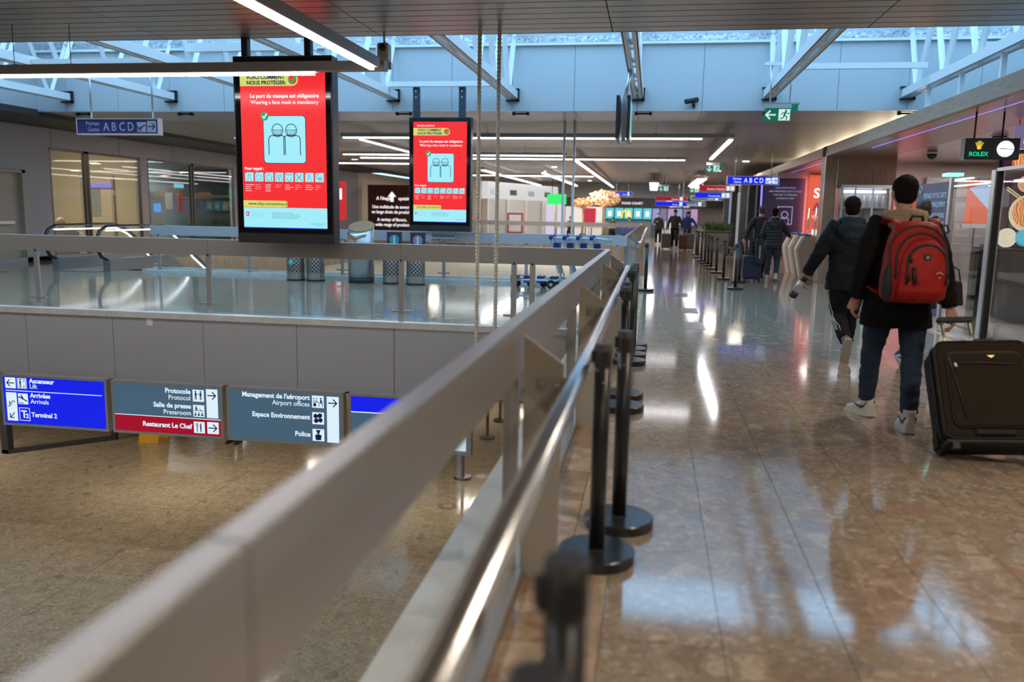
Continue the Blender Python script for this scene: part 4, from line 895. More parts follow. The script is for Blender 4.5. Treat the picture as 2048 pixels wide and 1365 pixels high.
for r, zf in ((.27, lambda a: .12), (.27, lambda a: 1.12 + .10 * math.sin(a)), (.25, lambda a: 1.13 + .10 * math.sin(a))): rg.append([(-5.95 + r * math.cos(2 * PI * k / n), 16.5 + r * math.sin(2 * PI * k / n), zf(2 * PI * k / n)) for k in range(n)])
B().rings(rg).make('body', M_BRUSH, t)
rg = [[(-5.95 + r * math.cos(2 * PI * k / n), 16.5 + .04 + r * .85 * math.sin(2 * PI * k / n), z + .10 * math.sin(2 * PI * k / n)) for k in range(n)] for r, z in ((.26, 1.14), (.275, 1.15), (.275, 1.17), (.26, 1.18))]
B().rings(rg).make('lid', wood('pale_wood', (.34, .18, .09), (.42, .24, .13), (1, 6, 6), 8), t)
B().tube([(-5.95 - .2, 16.27, 1.02), (-5.95, 16.225, .96), (-5.95 + .2, 16.27, 1.02)], [.03, .05, .03], 8).make('chute', M_CHROME, t)
b = B(); disc(b, -6.05, .84, .13, 16.235, 20, .004); d_ = b.make('orange_disc', mat('orange_disc', (.55, .24, .10), .4), t)
b = B(); stroke(b, [(-6.08, .76), (-6.02, .76), (-6.02, .88), (-6.08, .88)], .012, 16.228, close=True); b.make('symbol', M_WHITE, d_)
# arrow sticker on the pale railing
t = thing('direction_sticker', 'white arrow sticker with black triangle border on the pale bridge railing', 'sticker', (-4.55, 17.36, .9))
b = B(); poly(b, [(-4.90, .93), (-4.68, 1.06), (-4.68, 1.0), (-4.16, 1.0), (-4.16, .86), (-4.68, .86), (-4.68, .80)], 17.366); b.make('white_arrow', M_WHITE, t)
b = B()
for k in range(9): poly(b, [(-4.66 + .055 * k, .995), (-4.612 + .055 * k, .995), (-4.612 + .055 * k, .95)], 17.362)
tag(b.make('black_teeth', M_BLACK, t), kind='stuff')
text('WELCOME TO OUR AIRPORT', .038, (-4.66, .885, 17.362), M_BLACK, t, bold=.0008)
# ================================================================== LUGGAGE TROLLEYS
M_TUBE2 = mat('trolley_steel', (.45, .52, .52), .3, metal=.85); M_TBLUE = mat('trolley_blue', (.02, .03, .22), .35)
def trolley(label):
    t = thing('luggage_trolley', label, 'trolley', (0, 0, 0), 'nested luggage trolleys on the bridge')
    for s in (-1, 1):
        B().tube([(.05, s * .2, .14), (.3, s * .26, .16), (.95, s * .3, .16), (1.05, s * .3, .22), (.82, s * .28, .98), (.9, s * .28, 1.03), (1.2, s * .28, .98)], .016, 8).make('side_tube', M_TUBE2, t, False)
        w = B().tube([(.85, s * .33 - .02, .09), (.85, s * .33 + .02, .09)], .09, 16).make('wheel', M_BLACK, t, False)
        B().tube([(.85, s * .33 - .023, .09), (.85, s * .33 + .023, .09)], .035, 10).make('hub', M_ALU, w, False)
    w = B().tube([(.12, -.02, .07), (.12, .02, .07)], .07, 14).make('wheel', M_BLACK, t, False)
    B().box(0, .14, -.16, .16, .10, .24).make('bumper', M_TBLUE, t, False)
    for k in range(6): B().tube([(.1 + .02 * k, -.25 + .1 * k, .17), (.95, -.25 + .1 * k, .19)], .009, 6).make('bed_bar', M_TUBE2, t, False)
    for k in range(4): B().tube([(1.03 - .06 * k, -.28, .3 + .18 * k), (1.03 - .06 * k, .28, .3 + .18 * k)], .009, 6).make('back_bar', M_TUBE2, t, False)
    B().tube([(1.2, -.28, .98), (1.2, .28, .98)], .018, 8).make('handle', M_TUBE2, t, False)
    for s in (-1, 1): B().ell((.82, s * .28, 1.03), (.045, .045, .05)).make('grip_knob', M_TBLUE, t, False)
    B().box(.86, .98, -.16, .16, .80, .92).make('brake_box', M_TBLUE, t, False); B().prism([(.96, -.2, .3), (1.02, -.2, .3), (.92, -.2, .72), (.86, -.2, .72)], [(.96, .2, .3), (1.02, .2, .3), (.92, .2, .72), (.86, .2, .72)]).make('advert_plate', mat('trolley_plate', (.55, .65, .65), .4), t, False)
    return t
tr = trolley('steel luggage trolley nested first in the row on the bridge'); tr.location = (-2.80, 16.75, 0)
for dx, l in ((.27, 'steel luggage trolley nested second in the row on the bridge'), (.54, 'steel luggage trolley nested third in the row on the bridge'), (.81, 'steel luggage trolley nested last in the row by the railing corner')):
    dup(tr, (-2.80 + dx, 16.75, 0), 0.0, l)

# ================================================================== GATES AND SHOP SIDE
M_GATEW = mat('gate_white', (.72, .68, .62), .35); M_GATES = mat('gate_beige', (.45, .39, .32), .4)
for k, (y, l) in enumerate([(24.4, 'slim white boarding gate pillar farthest from the wooden column'), (23.35, 'slim white boarding gate pillar between the other two'), (22.3, 'slim white boarding gate pillar closest to the wooden column')]):
    t = thing('boarding_gate', l, 'gate', (3.85, y, 0), 'slim white boarding gates')
    pr = [(3.80, 0.0), (3.68, .55), (3.66, .72), (3.80, 1.02), (3.86, 1.04), (5.2, 1.04), (5.2, 0)]
    B().prism([(a, y - .10, b) for a, b in pr], [(a, y + .10, b) for a, b in pr]).make('body', M_GATES, t)
    ed = [(3.795, 0.0), (3.675, .55), (3.655, .72), (3.795, 1.03), (3.85, 1.05), (3.87, 1.02), (3.72, .71), (3.73, .56), (3.86, 0)]
    B().prism([(a, y - .112, b) for a, b in ed], [(a, y + .112, b) for a, b in ed]).make('front_edge', M_GATEW, t)
    B().box(3.9, 5.2, y - .115, y - .10, .05, .22).make('kick_plate', M_DARK, t)
    B().ell((3.95, y, 1.07), (.10, .06, .045)).make('scanner', mat('scanner_blue', (.02, .12, .28), .3), t)
    B().box(4.3, 5.0, y - .01, y + .01, 1.04, 1.75).make('glass_wing', M_CLEAR, t)
    B().tube([(4.3, y, 1.04), (4.3, y, 1.78)], .025, 10).make('wing_post', M_CHROME, t)
tag(B().box(2.1, 3.8, 20.9, 20.96, .0005, .003).make('floor_marking', MATS['red_tape']), 'red tape line across the floor in front of the boarding gates', 'floor marking')
# posters behind the gates
t = thing('wall_poster', 'dark violet poster with a white outlined map symbol and small lettering', 'poster', (4.2, 27.9, .3))
B().box(3.45, 4.75, 27.86, 27.9, .3, 2.75).make('board', mat('violet_board', (.045, .03, .12), .4), t)
E_LILT = emit('lilac_print', (.35, .33, .55), 1.0)
for q, s in enumerate(('UNE CARTE POUR', 'BIEN PREPARER SON VOYAGE', 'THE MAP TO PREPARE', 'A SMOOTH TRIP')): text(s, .075, (4.15, 2.42 - .11 * q, 27.855), E_LILT, t, 'CENTER')
b = B(); stroke(b, [(3.95, 1.3), (4.4, 1.3), (4.4, 1.85), (3.95, 1.85)], .025, 27.856, close=True); stroke(b, arc(4.175, 1.6, .1, 0, 360, 12), .025, 27.856); stroke(b, [(4.05, 1.3), (4.05, 1.48), (4.3, 1.48), (4.3, 1.3)], .02, 27.856)
b.make('map_symbol', E_LILT, t)
tag(B().box(3.40, 3.44, 27.84, 27.9, .3, 2.7).make('led_strip', MATS['violet_led']), 'vertical violet light strip beside the violet poster', 'light strip')
t = thing('wall_poster', 'orange red lit poster with white letters behind the boarding gates', 'poster', (5.2, 27.8, .5))
B().box(4.86, 6.2, 27.78, 27.84, .55, 2.85).make('board', emit('orange_poster', (.85, .11, .05), .8), t); B().box(4.86, 6.2, 27.775, 27.78, .55, .75).make('white_strip', emit('poster_blue', (.5, .5, .9), 1.0), t)
text('S', .42, (5.0, 2.15, 27.775), E_SW, t, bold=.01); text('A', .36, (5.0, 1.75, 27.775), E_SINK, t, bold=.006); text('New', .14, (5.0, 1.5, 27.775), E_SW, t); rect(B(), 5.02, 5.25, .95, 1.15, 27.775).make('logo_tile', E_SW, t)
area_light('poster_glow', (5.2, 27.6, 1.8), 1.0, 2.0, 25, (1, .25, .2), (PI / 2, 0, 0))
# glazed cabinet below the wooden panel
t = thing('glass_cabinet', 'glazed shop cabinet with metal frame under the wooden panel', 'cabinet', (4.8, 20.1, 0))
for x in (4.24, 4.52, 4.9, 5.28): B().box(x - .02, x + .02, 20.06, 20.10, 0, 2.2).make('post', M_ALU, t)
B().box(4.22, 5.3, 20.05, 20.38, 2.2, 2.27).make('top', M_ALU, t); B().box(4.22, 5.3, 20.05, 20.38, 0, .1).make('plinth', M_DARK, t)
for a, b_ in ((4.26, 4.5), (4.54, 4.88), (4.92, 5.26)): B().box(a, b_, 20.075, 20.085, .1, 2.2).make('pane', M_CLEAR, t)
B().box(4.24, 5.28, 20.36, 20.38, .1, 2.2).make('back_panel', mat('cabinet_back', (.35, .33, .33), .4), t)
for z in (.8, 1.3, 1.75): B().box(4.26, 5.26, 20.1, 20.36, z, z + .02).make('shelf', M_WHITE, t)
for k in range(7):
    tag(B().lathe([(.035, 0), (.035, .16), (.014, .20), (.014, .27)], 4.34 + .14 * k, 20.25, 10).make('bottle', mat('gold_bottle' if k < 3 else 'pale_bottle', (.55, .32, .10) if k < 3 else (.6, .6, .65), .2)), 'small bottle standing on the glazed cabinet shelf', 'bottle', 'bottles in the glazed cabinet').location = (0, 0, 1.77)
for z in (2.1,): B().box(4.3, 5.2, 20.15, 20.3, z, z + .05).make('shelf_lamp', emit('cool_lamp', (.8, .9, 1), 4), t)
# partition along the shop: notice panel, glass and posts
t = thing('notice_partition', 'dark violet notice board reading Préparez votre carte d\'embarquement', 'notice board', (4.1, 14.3, 0))
B().box(4.10, 4.14, 12.62, 14.1, .12, 2.05).make('board', mat('slate_violet_board', (.10, .09, .155), .45), t)
E_NOT = mat('notice_print', (.75, .75, .8), .5)
for s, z in (("PRÉPAREZ VOTRE CARTE", 1.83), ("D'EMBARQUEMENT", 1.70), ("PREPARE YOUR BOARDING", 1.54), ("CARD", 1.42)):
    text(s, .105, (4.097, z, 12.74), E_NOT, t, 'RIGHT', bold=.0015, face='-x', sx=.85)
b = B(); b.tube([(4.095, 13.9 + .05 * math.cos(a * .5), 1.97 + .05 * math.sin(a * .5)) for a in range(13)], .008, 6); b.make('round_symbol', E_NOT, t)
B().box(4.08, 4.16, 12.54, 12.62, 0, 2.10).make('post', M_ALU, t)
l = B().box(4.02, 4.22, 12.50, 12.75, 2.12, 2.16).make('lamp', emit('cyan_lamp', (.15, .85, .8), 3.0), t)
t = thing('glass_partition', 'clear glass screen between the violet notice board and the tall metal post', 'glass screen', (4.1, 11.8, 0))
B().box(4.10, 4.115, 11.08, 12.54, .02, 2.08).make('pane', M_CLEAR, t); B().box(4.085, 4.13, 11.08, 12.54, 0, .03).make('floor_rail', M_ALU, t)
t = thing('glass_partition', 'tall metal framed glass screen beside the brown suitcase', 'glass screen', (4.1, 9.5, 0))
B().box(4.05, 4.16, 10.95, 11.07, 0, 2.12).make('post', M_ALU, t); B().box(4.07, 4.14, 10.93, 10.95, 0, 2.1).make('seal', M_BLACK, t)
B().box(4.06, 4.15, 6.0, 10.95, 2.10, 2.14).make('top_rail', M_ALU, t); B().box(4.10, 4.115, 6.0, 10.93, .02, 2.10).make('pane', M_CLEAR, t); B().box(4.07, 4.14, 6.0, 10.93, 0, .04).make('floor_rail', M_ALU, t)
# clock sign
t = thing('clock_sign', 'dark hanging sign with gold crown, green letters and a lit round clock', 'clock', (4.36, 12.0, 2.3))
bevel(B().box(4.03, 4.70, 12.0, 12.16, 2.31, 2.585).make('case', M_SCASE, t), .004, 1)
B().box(4.05, 4.355, 11.994, 12.0, 2.325, 2.57).make('face', mat('clock_face_green', (.03, .05, .05), .3), t); B().box(4.365, 4.68, 11.994, 12.0, 2.325, 2.57).make('face', MATS['clock_face_green'], t)
text('ROLEX', .075, (4.20, 2.355, 11.990), emit('clock_green', (.0, .55, .22), 1.2), t, 'CENTER', bold=.0022)
b = B(); c0, z0 = 4.20, 2.435
for dx, top in ((-.042, .085), (-.021, .10), (0, .108), (.021, .10), (.042, .085)): stroke(b, [(c0 + dx * .35, z0 + .02), (c0 + dx, z0 + top)], .010, 11.990); disc(b, c0 + dx, z0 + top, .008, 11.988, 8)
poly(b, arc(c0, z0 + .018, .028, 0, 340, 12, .014), 11.990); b.make('crown', emit('clock_gold', (.95, .62, .05), 1.0), t)
b = B(); disc(b, 4.522, 2.447, .105, 11.990, 28); d_ = b.make('dial', emit('dial_white', (.85, .9, 1), 1.4), t)
b = B()
for k in range(12): a = k * 30; stroke(b, [arc(4.522, 2.447, .088, a, a, 1)[0], arc(4.522, 2.447, .098, a, a, 1)[0]], .006, 11.987)
b.make('hour_marks', E_SINK, d_); b = B(); stroke(b, [(4.522, 2.447), (4.455, 2.452)], .009, 11.986); b.make('hour_hand', E_SINK, d_); b = B(); stroke(b, [(4.522, 2.447), (4.61, 2.437)], .006, 11.985); b.make('minute_hand', E_SINK, d_)
rods(t, (4.16, 4.50), 12.08, 2.585, 2.93, .012, M_BLACK)
# inside the shop
area_light('shop_fill', (7.5, 13, 2.9), 1.0, 6.0, 210, (.95, .97, 1.0)); area_light('gate_fill', (4.7, 23.6, 2.9), .5, 3.0, 55, (1, .84, .78)); area_light('shop_fill', (7.8, 20.5, 2.9), 1.0, 3.0, 110, (1, .85, .8)); area_light('shop_fill', (7.5, 4, 2.9), 1.0, 6.0, 80, (1, .9, .8))  # fill lights added to brighten the shop and the gate pillars, without fittings
area_light('shop_red_glow', (6.1, 22.75, 1.5), 1.0, 1.6, 30, (1, .55, .62), (PI / 2, 0, 0))
for x, y in ((6.2, 16.5), (6.6, 18.6)): tag(B().box(x, x + .9, y, y + .12, 2.935, 2.95).make('ceiling_lamp', emit('strip_lamp', (1, .95, .9), 4)), 'short lit strip set in the shop ceiling', 'lamp', 'short strip lamps in the shop ceiling')
t = thing('wall_poster', 'red lit poster on the shop back wall beside the wooden panel', 'poster', (5.9, 22.9, .4)); B().box(5.5, 6.7, 22.92, 22.98, .4, 2.3).make('board', emit('red_poster', (.85, .1, .06), .55), t); B().box(5.46, 6.74, 22.94, 22.99, .36, 2.34).make('frame', M_ALU, t)
t = thing('food_poster', 'black backlit food poster with noodle bowl and chopsticks behind the glass', 'poster', (5.67, 13.3, 0))
B().box(4.98, 6.36, 13.2, 13.26, 1.12, 2.5).make('board', emit('food_black', (.03, .012, .02), 1.0), t); B().box(4.94, 6.40, 13.26, 13.34, 0, 2.54).make('stand', M_DARK, t)
def bowl(cx, cz, r, rim, fill, t):
    b = B(); disc(b, cx, cz, r, 13.196, 24); o = b.make('dish', emit('dish_' + rim[0], rim[1], 1.0), t); b = B(); disc(b, cx, cz + r * .06, r * .84, 13.192, 24); b.make('food', fill, o)
    return o
m_nood = mat('noodles', (.6, .28, .1), .5)
nd = bpy.data.materials.new('noodle_print'); nt, N, L, p_ = nodes_of(nd); tc = N.new('ShaderNodeTexCoord'); wv = N.new('ShaderNodeTexWave'); wv.inputs['Scale'].default_value = 9; wv.inputs['Distortion'].default_value = 9; L.new(tc.outputs['Object'], wv.inputs['Vector'])
cr = N.new('ShaderNodeValToRGB'); cr.color_ramp.elements[0].color = (.6, .10, .02, 1); cr.color_ramp.elements[1].color = (.95, .55, .2, 1); L.new(wv.outputs['Fac'], cr.inputs[0]); L.new(cr.outputs[0], p_.inputs['Emission Color']); p_.inputs['Emission Strength'].default_value = .9; p_.inputs['Base Color'].default_value = (.05, .02, .01, 1)
bowl(5.38, 1.63, .27, ('cream', (.75, .62, .42)), nd, t); bowl(5.31, 2.05, .12, ('peach', (.8, .45, .28)), emit('sauce', (.7, .35, .2), 1.0), t); bowl(5.36, 1.28, .13, ('blue', (.05, .35, .5)), emit('blue_food', (.1, .5, .65), 1.0), t); bowl(5.12, 1.27, .14, ('white2', (.8, .75, .6)), emit('rice', (.8, .7, .5), 1.0), t); bowl(5.20, 2.36, .12, ('red', (.5, .12, .05)), nd, t)
b = B(); stroke(b, [(5.06, 2.0), (5.31, 1.82)], .018, 13.194); stroke(b, [(5.06, 1.96), (5.29, 1.80)], .018, 13.194); b.make('chopsticks', emit('chopstick', (.7, .5, .25), 1.0), t)
t = thing('hanging_poster', 'small violet hanging poster with a white bottle above the food poster', 'poster', (5.2, 13.0, 2.5)); B().box(5.0, 5.36, 13.0, 13.03, 2.53, 2.86).make('board', emit('violet_poster', (.16, .13, .26), 1.0), t); b = B(); poly(b, [(5.13, 2.6), (5.23, 2.6), (5.23, 2.72), (5.20, 2.8), (5.16, 2.8), (5.13, 2.72)], 12.998); b.make('bottle_print', E_SW, t)
rods(t, (5.06, 5.30), 13.015, 2.86, 2.95, .006, M_BLACK)
t = thing('reflected_advert', 'orange advert with a pale blue card, a reflection built as a solid panel', 'screen', (6.8, 18, 0)); B().box(6.18, 7.48, 18.0, 18.06, 1.45, 2.30).make('panel', emit('advert_orange', (.72, .12, .05), 1.0), t)  # stands in for a mirror image in the glass, built solid behind it
b = B(); poly(b, [(6.20, 2.15), (6.51, 2.26), (7.28, 1.76), (6.83, 1.48)], 17.996); b.make('card_print', emit('advert_card', (.42, .55, .8), 1.0), t); b = B(); poly(b, [(6.80, 1.54), (7.23, 1.77), (7.19, 1.80), (6.77, 1.59)], 17.992); b.make('card_stripe', MATS['advert_orange'], t); B().box(6.13, 7.53, 18.0, 18.1, 1.37, 1.45).make('bottom_bar', M_WHITE, t); B().tube([(6.8, 18.05, 0), (6.8, 18.05, 1.37)], .05, 8).make('stand', M_DARK, t)
def barrier(x, y, L, label):
    t = thing('queue_barrier', label, 'barrier', (x, y, 0), 'dark barriers inside the shop')
    B().box(x, x + .16, y, y + .16, 0, 1.05).make('post', M_DARK, t); B().box(x + L - .16, x + L, y, y + .16, 0, 1.05).make('post', M_DARK, t)
    for z in (.92, 1.06): B().box(x, x + L, y + .05, y + .11, z, z + .05).make('rail', M_DARK, t)
    B().box(x + .16, x + L - .16, y + .07, y + .09, .15, .9).make('pane', M_CLEAR, t)
barrier(5.0, 14.0, 1.5, 'dark metal barrier with two rails behind the glass screen'); barrier(5.6, 15.4, 1.8, 'dark metal barrier in front of the orange advert'); barrier(5.2, 12.0, 1.6, 'dark metal barrier below the food poster')
for k in range(4): tag(B().box(5.6 + 1.25 * k, 6.8 + 1.25 * k, 22.85, 22.9, 0, 2.6).make('shutter', mat('shop_shutter', (.30, .30, .31), .4, metal=.4, bump=.6, bscale=8, stretch=(.2, 1, 14))), 'closed grey roller shutter on the shop back wall', 'shutter', 'roller shutters on the shop back wall') if k else None

# ================================================================== FAR HALL
def plank_front(p0, p1, label):
    """closed shop front standing obliquely: white header and slatted shutters"""
    a = math.atan2(p1[1] - p0[1], p1[0] - p0[0]); L = math.hypot(p1[0] - p0[0], p1[1] - p0[1])
    t = thing('shop_front', label, 'shop front', (p0[0], p0[1], 0), rz=a)
    B().box(0, L, 0, .4, 2.25, 3.2).make('header', emit('lit_header', (.8, .8, .8), .8), t, False)
    for k in range(4): B().box(L * k / 4 + .3, L * k / 4 + 1.1, -.02, 0, 2.5, 2.8).make('vent', M_DARK if k % 2 else M_ALU, t, False)
    for k in range(5): B().box(L * k / 4 - .12, L * k / 4 + .12, -.06, .3, 0, 2.25).make('pier', M_CREAM, t, False)
    for k in range(4):
        s = B().box(L * k / 4 + .12, L * (k + 1) / 4 - .12, .05, .1, 0, 2.25).make('shutter', mat('pale_shutter', (.45, .47, .46), .45), t, False)
        for q in range(14): B().box(L * k / 4 + .12, L * (k + 1) / 4 - .12, .03, .05, .04 + .16 * q, .17 + .16 * q).make('slat', MATS['pale_shutter'], s, False)
    return t
plank_front((-9.0, 45.3), (-6.1, 54.0), 'closed shop front with pale slatted shutters under a bright white header')
tag(B().box(-10.6, -9.35, 44.6, 45.2, 0, 3.6).make('wide_column', M_CREAM), 'plain cream column left of the closed shutters', 'column')
t = thing('notice_board', 'dark red brown board with white arrow and two-language lettering', 'notice board', (-14.4, 44.7, 0))
B().box(-15.7, -12.9, 44.7, 44.8, 0, 2.9).make('board', wood('red_brown_board', (.07, .018, .02), (.12, .035, .03), (1, 1, 10), 3), t)
for s, x, z, sz, al in (("A l'étage", -15.2, 2.08, .26, 'LEFT'), ('upstairs', -13.2, 2.08, .26, 'RIGHT'), ('Une multitude de saveurs,', -14.3, 1.62, .24, 'CENTER'), ('un large choix de produits.', -14.3, 1.34, .24, 'CENTER'), ('A variety of flavors,', -14.3, .92, .24, 'CENTER'), ('a wide range of products.', -14.3, .64, .24, 'CENTER')):
    text(s, sz, (x, z, 44.69), E_SW, t, al, bold=.006, sx=.9)
b = B(); poly(b, [(-14.4, 1.98), (-14.2, 1.98), (-14.2, 2.25), (-14.05, 2.25), (-14.3, 2.55), (-14.55, 2.25), (-14.4, 2.25)], 44.69); b.make('white_arrow', E_SW, t)
t = thing('banner', 'red banner with a white square beside the brown notice board', 'banner', (-15.6, 40, 0)); B().box(-15.9, -15.2, 40, 40.05, 1.0, 2.9).make('cloth', emit('banner_red', (.6, .03, .03), 1.0), t); B().box(-15.75, -15.4, 39.99, 40, 2.0, 2.55).make('white_print', E_SW, t); B().box(-15.6, -15.55, 40.05, 40.1, 0, 2.9).make('pole', M_ALU, t)
for x, l in ((-6.0, 'green lit pharmacy panel beside the shutters'), (-5.45, 'green lit pharmacy cross nearer the gold trees')):
    t = thing('pharmacy_sign', l, 'sign', (x, 50, 2.0)); B().box(x - .3, x + .3, 50, 50.1, 2.05, 2.65).make('panel', emit('pharmacy_green', (.02, .65, .12), 1.4), t); B().tube([(x, 50.05, 2.65), (x, 50.05, 3.6)], .02, 6).make('rod', M_DARK, t)
for x, w_, c in ((-6.6, .5, (.75, .68, .85)), (-5.9, .45, (.8, .7, .8))): tag(B().box(x, x + w_, 52, 52.1, 0, 2.2).make('lit_panel', emit('pale_lit%d' % int(-x * 10), c, .9)), 'tall pale lit panel beside the closed shutters', 'panel', 'tall pale lit panels')
t = thing('info_board', 'white board with red frame standing before the shutters', 'board', (-7.6, 46.5, 0)); B().box(-8.1, -7.2, 46.5, 46.55, .35, 1.5).make('frame', mat('red_frame', (.45, .04, .04), .5), t); B().box(-8.0, -7.3, 46.48, 46.5, .45, 1.4).make('sheet', M_WHITE, t)
for x in (-8.0, -7.3): B().box(x - .02, x + .02, 46.5, 46.55, 0, .4).make('leg', M_ALU, t)
# gold trees
def gold_tree(x, y, r, z, label, seed):
    rnd = random.Random(seed); t = thing('gold_tree', label, 'tree', (x, y, 0), 'gold leaf trees in the food court')
    B().tube([(x, y, .3), (x + .03, y, 1.2), (x, y, z)], [.07, .05, .04], 8).make('trunk', mat('tan_trunk', (.45, .28, .14), .6), t); B().lathe([(.16, 0), (.18, .35), (.16, .36)], x, y, 12).make('pot', M_BLACK, t)
    b = B(); n = 0
    while n < 420:
        p = Vector((rnd.uniform(-1, 1), rnd.uniform(-1, 1), rnd.uniform(-1, 1)))
        if p.length > 1: continue
        n += 1; c = Vector((x + p.x * r, y + p.y * r, z + p.z * r * .5)); u = Vector((rnd.gauss(0, 1), rnd.gauss(0, 1), rnd.gauss(0, 1))).normalized(); w = u.orthogonal().normalized(); s = rnd.uniform(.06, .12)
        b.add([c - u * s, c + w * s * .6, c + u * s, c - w * s * .6], [(0, 1, 2, 3)])
    tag(b.make('foliage', mat('gold_leaf', (.85, .52, .28), .4, metal=.3), t), kind='stuff')
gold_tree(-2.70, 47.0, .95, 2.38, 'tall tree with a wide gold leaf crown in the food court', 3); gold_tree(-4.05, 49.0, .6, 2.15, 'smaller gold leaf tree beside the taller one', 5)
area_light('tree_lamp', (-3.1, 46.2, 3.3), .6, .6, 60, WARM)
# food court front
t = thing('food_court_front', 'food court counter with dark header, menu screens and yellow arches', 'shop front', (-1.5, 56, 0))
B().box(-6.0, 5.0, 56.0, 56.4, 2.0, 2.62).make('header', M_BLACK, t)
text('FOOD COURT', .21, (-2.05, 2.2, 55.98), E_SW, t, bold=.006); text('GIANTS - BAR', .21, (1.05, 2.05, 55.98), E_SW, t, bold=.006)
for k in range(5): 
    p_ = B().box(-3.1 + .62 * k, -2.56 + .62 * k, 56.15, 56.2, 1.25, 1.95).make('menu_screen', emit('menu_cyan', (.12, .62, .70), 1.0), t); B().box(-2.95 + .62 * k, -2.7 + .62 * k, 56.13, 56.15, 1.4, 1.75).make('menu_picture', E_SW, p_)
b = B(); stroke(b, arc(-1.86, 1.35, .13, 0, 180, 10, .45), .09, 56.12); stroke(b, arc(-1.58, 1.35, .13, 0, 180, 10, .45), .09, 56.12); b.make('yellow_arches', emit('arch_yellow', (.95, .70, .02), 1.2), t)
B().box(-3.2, -.1, 55.6, 56.4, 0, 1.05).make('counter', mat('counter_dark', (.12, .14, .14), .5), t); B().box(-3.2, -.1, 56.3, 56.5, 1.05, 1.25).make('screen_shelf', mat('teal_shelf', (.02, .15, .16), .4), t)
for k in range(6): B().box(-.0 + .5 * k, .42 + .5 * k, 56.3, 56.5, .9, 1.95).make('shelf_display', emit('bar_glow%d' % (k % 3), [(.35, .4, .75), (.25, .2, .35), (.55, .35, .6)][k % 3], .8), t)
for k in range(7): tag(B().box(.35 + .14 * k, .42 + .14 * k, 52, 52.05, 0, 1.15).make('fence_post', M_WHITE), 'white upright picket before the bar', 'picket', 'white pickets before the bar')
tag(B().box(-4.55, -3.75, 55.88, 55.945, .75, 1.9).make('red_notice', emit('notice_red', (.55, .02, .05), 1.0)), 'plain red notice on the pale wall by the gold tree trunks', 'notice')
tag(B().box(-5.8, -3.3, 55.95, 56.1, 0, 2.0).make('pale_partition', M_WHITE), 'white partition wall left of the food court counter', 'partition')
wt = wood('bench_wood', (.45, .29, .15), (.55, .37, .2), (1, 6, 6), 5)
for k in range(5):
    x = -5.3 + 1.05 * k
    t = thing('dining_table', 'small wooden table in the food court seating', 'table', (x, 49.5, 0), 'food court tables'); B().box(x - .45, x + .45, 49.2, 49.9, .70, .75).make('top', wt, t)
    for sx_ in (-.35, .35): B().box(x + sx_ - .03, x + sx_ + .03, 49.5, 49.56, 0, .7).make('leg', M_DARK, t)
for k in range(4):
    x = -1.9 + .43 * k
    t = thing('cafe_chair', 'blue cafe chair by the food court tables', 'chair', (x, 48.6, 0), 'blue cafe chairs'); B().box(x - .2, x + .2, 48.4, 48.8, .42, .47).make('seat', mat('chair_blue', (.03, .07, .25), .4), t); B().box(x - .2, x + .2, 48.38, 48.42, .47, .85).make('backrest', MATS['chair_blue'], t)
    for sx_, sy in ((-.17, -.17), (.17, -.17), (-.17, .17), (.17, .17)): B().box(x + sx_ - .015, x + sx_ + .015, 48.6 + sy - .015, 48.6 + sy + .015, 0, .42).make('leg', M_DARK, t)
# far corridor signs
def plain_sign(x0, y, z0, w, h, m, txt, label, ts=.1, tiles=2):
    t = thing('corridor_sign', label, 'sign', (x0 + w / 2, y, z0), 'small hanging signs far down the corridor'); B().box(x0, x0 + w, y, y + .1, z0, z0 + h).make('case', M_ALU, t); p_ = rect(B(), x0 + .02, x0 + w - .02, z0 + .02, z0 + h - .02, y).make('panel', m, t)
    text(txt, ts, (x0 + w * .72, z0 + h * .25, y - .004), E_WHITE, t, 'RIGHT', bold=.001)
    for k in range(tiles): rect(B(), x0 + w * (.76 + .12 * k), x0 + w * (.86 + .12 * k), z0 + h * .12, z0 + h * .88, y - .002).make('symbol_tile', E_WHITE, t)
    rods(t, (x0 + .2, x0 + w - .2), y + .05, z0 + h, 3.6, .01); return t
plain_sign(2.0, 38.3, 2.62, 1.55, .25, E_RED, 'Douane / Customs', 'red sign with white symbols hanging over the blue one near the planter'); plain_sign(1.75, 37.0, 2.28, 1.50, .25, E_BLUE, 'Priority lane', 'blue sign reading Priority lane near the planter')
plain_sign(1.9, 44, 2.3, 1.6, .25, E_SLATE, 'Terminal', 'slate blue sign beyond the Priority lane sign', tiles=1); plain_sign(1.1, 44.5, 2.0, 1.6, .25, E_SLATE, 'Sortie / Exit', 'slate blue sign hanging lowest before the bar', tiles=1)
plain_sign(.1, 42, 2.22, 1.55, .22, E_RED, 'Douane', 'thin red sign hanging before the bar lettering', tiles=1); plain_sign(.1, 42.3, 1.96, 1.55, .24, E_BLUE, 'Portes', 'blue sign below the thin red one', tiles=1); plain_sign(-2.3, 48, 2.55, 1.1, .26, E_BLUE, 'Gates', 'blue sign beside the gold tree crown', tiles=1)
t = thing('clock_sign', 'small dark sign with green panel and round white clock over the bar', 'clock', (.55, 47, 2.1)); B().box(.15, 1.1, 47, 47.1, 2.05, 2.5).make('case', M_BLACK, t); B().box(.2, .62, 46.99, 47, 2.12, 2.42).make('green_panel', emit('small_green', (.03, .35, .12), 1.0), t); b = B(); disc(b, .87, 2.27, .18, 46.99, 18); b.make('dial', MATS['dial_white'], t); B().tube([(.6, 47.05, 2.5), (.6, 47.05, 3.6)], .015, 6).make('rod', M_DARK, t)
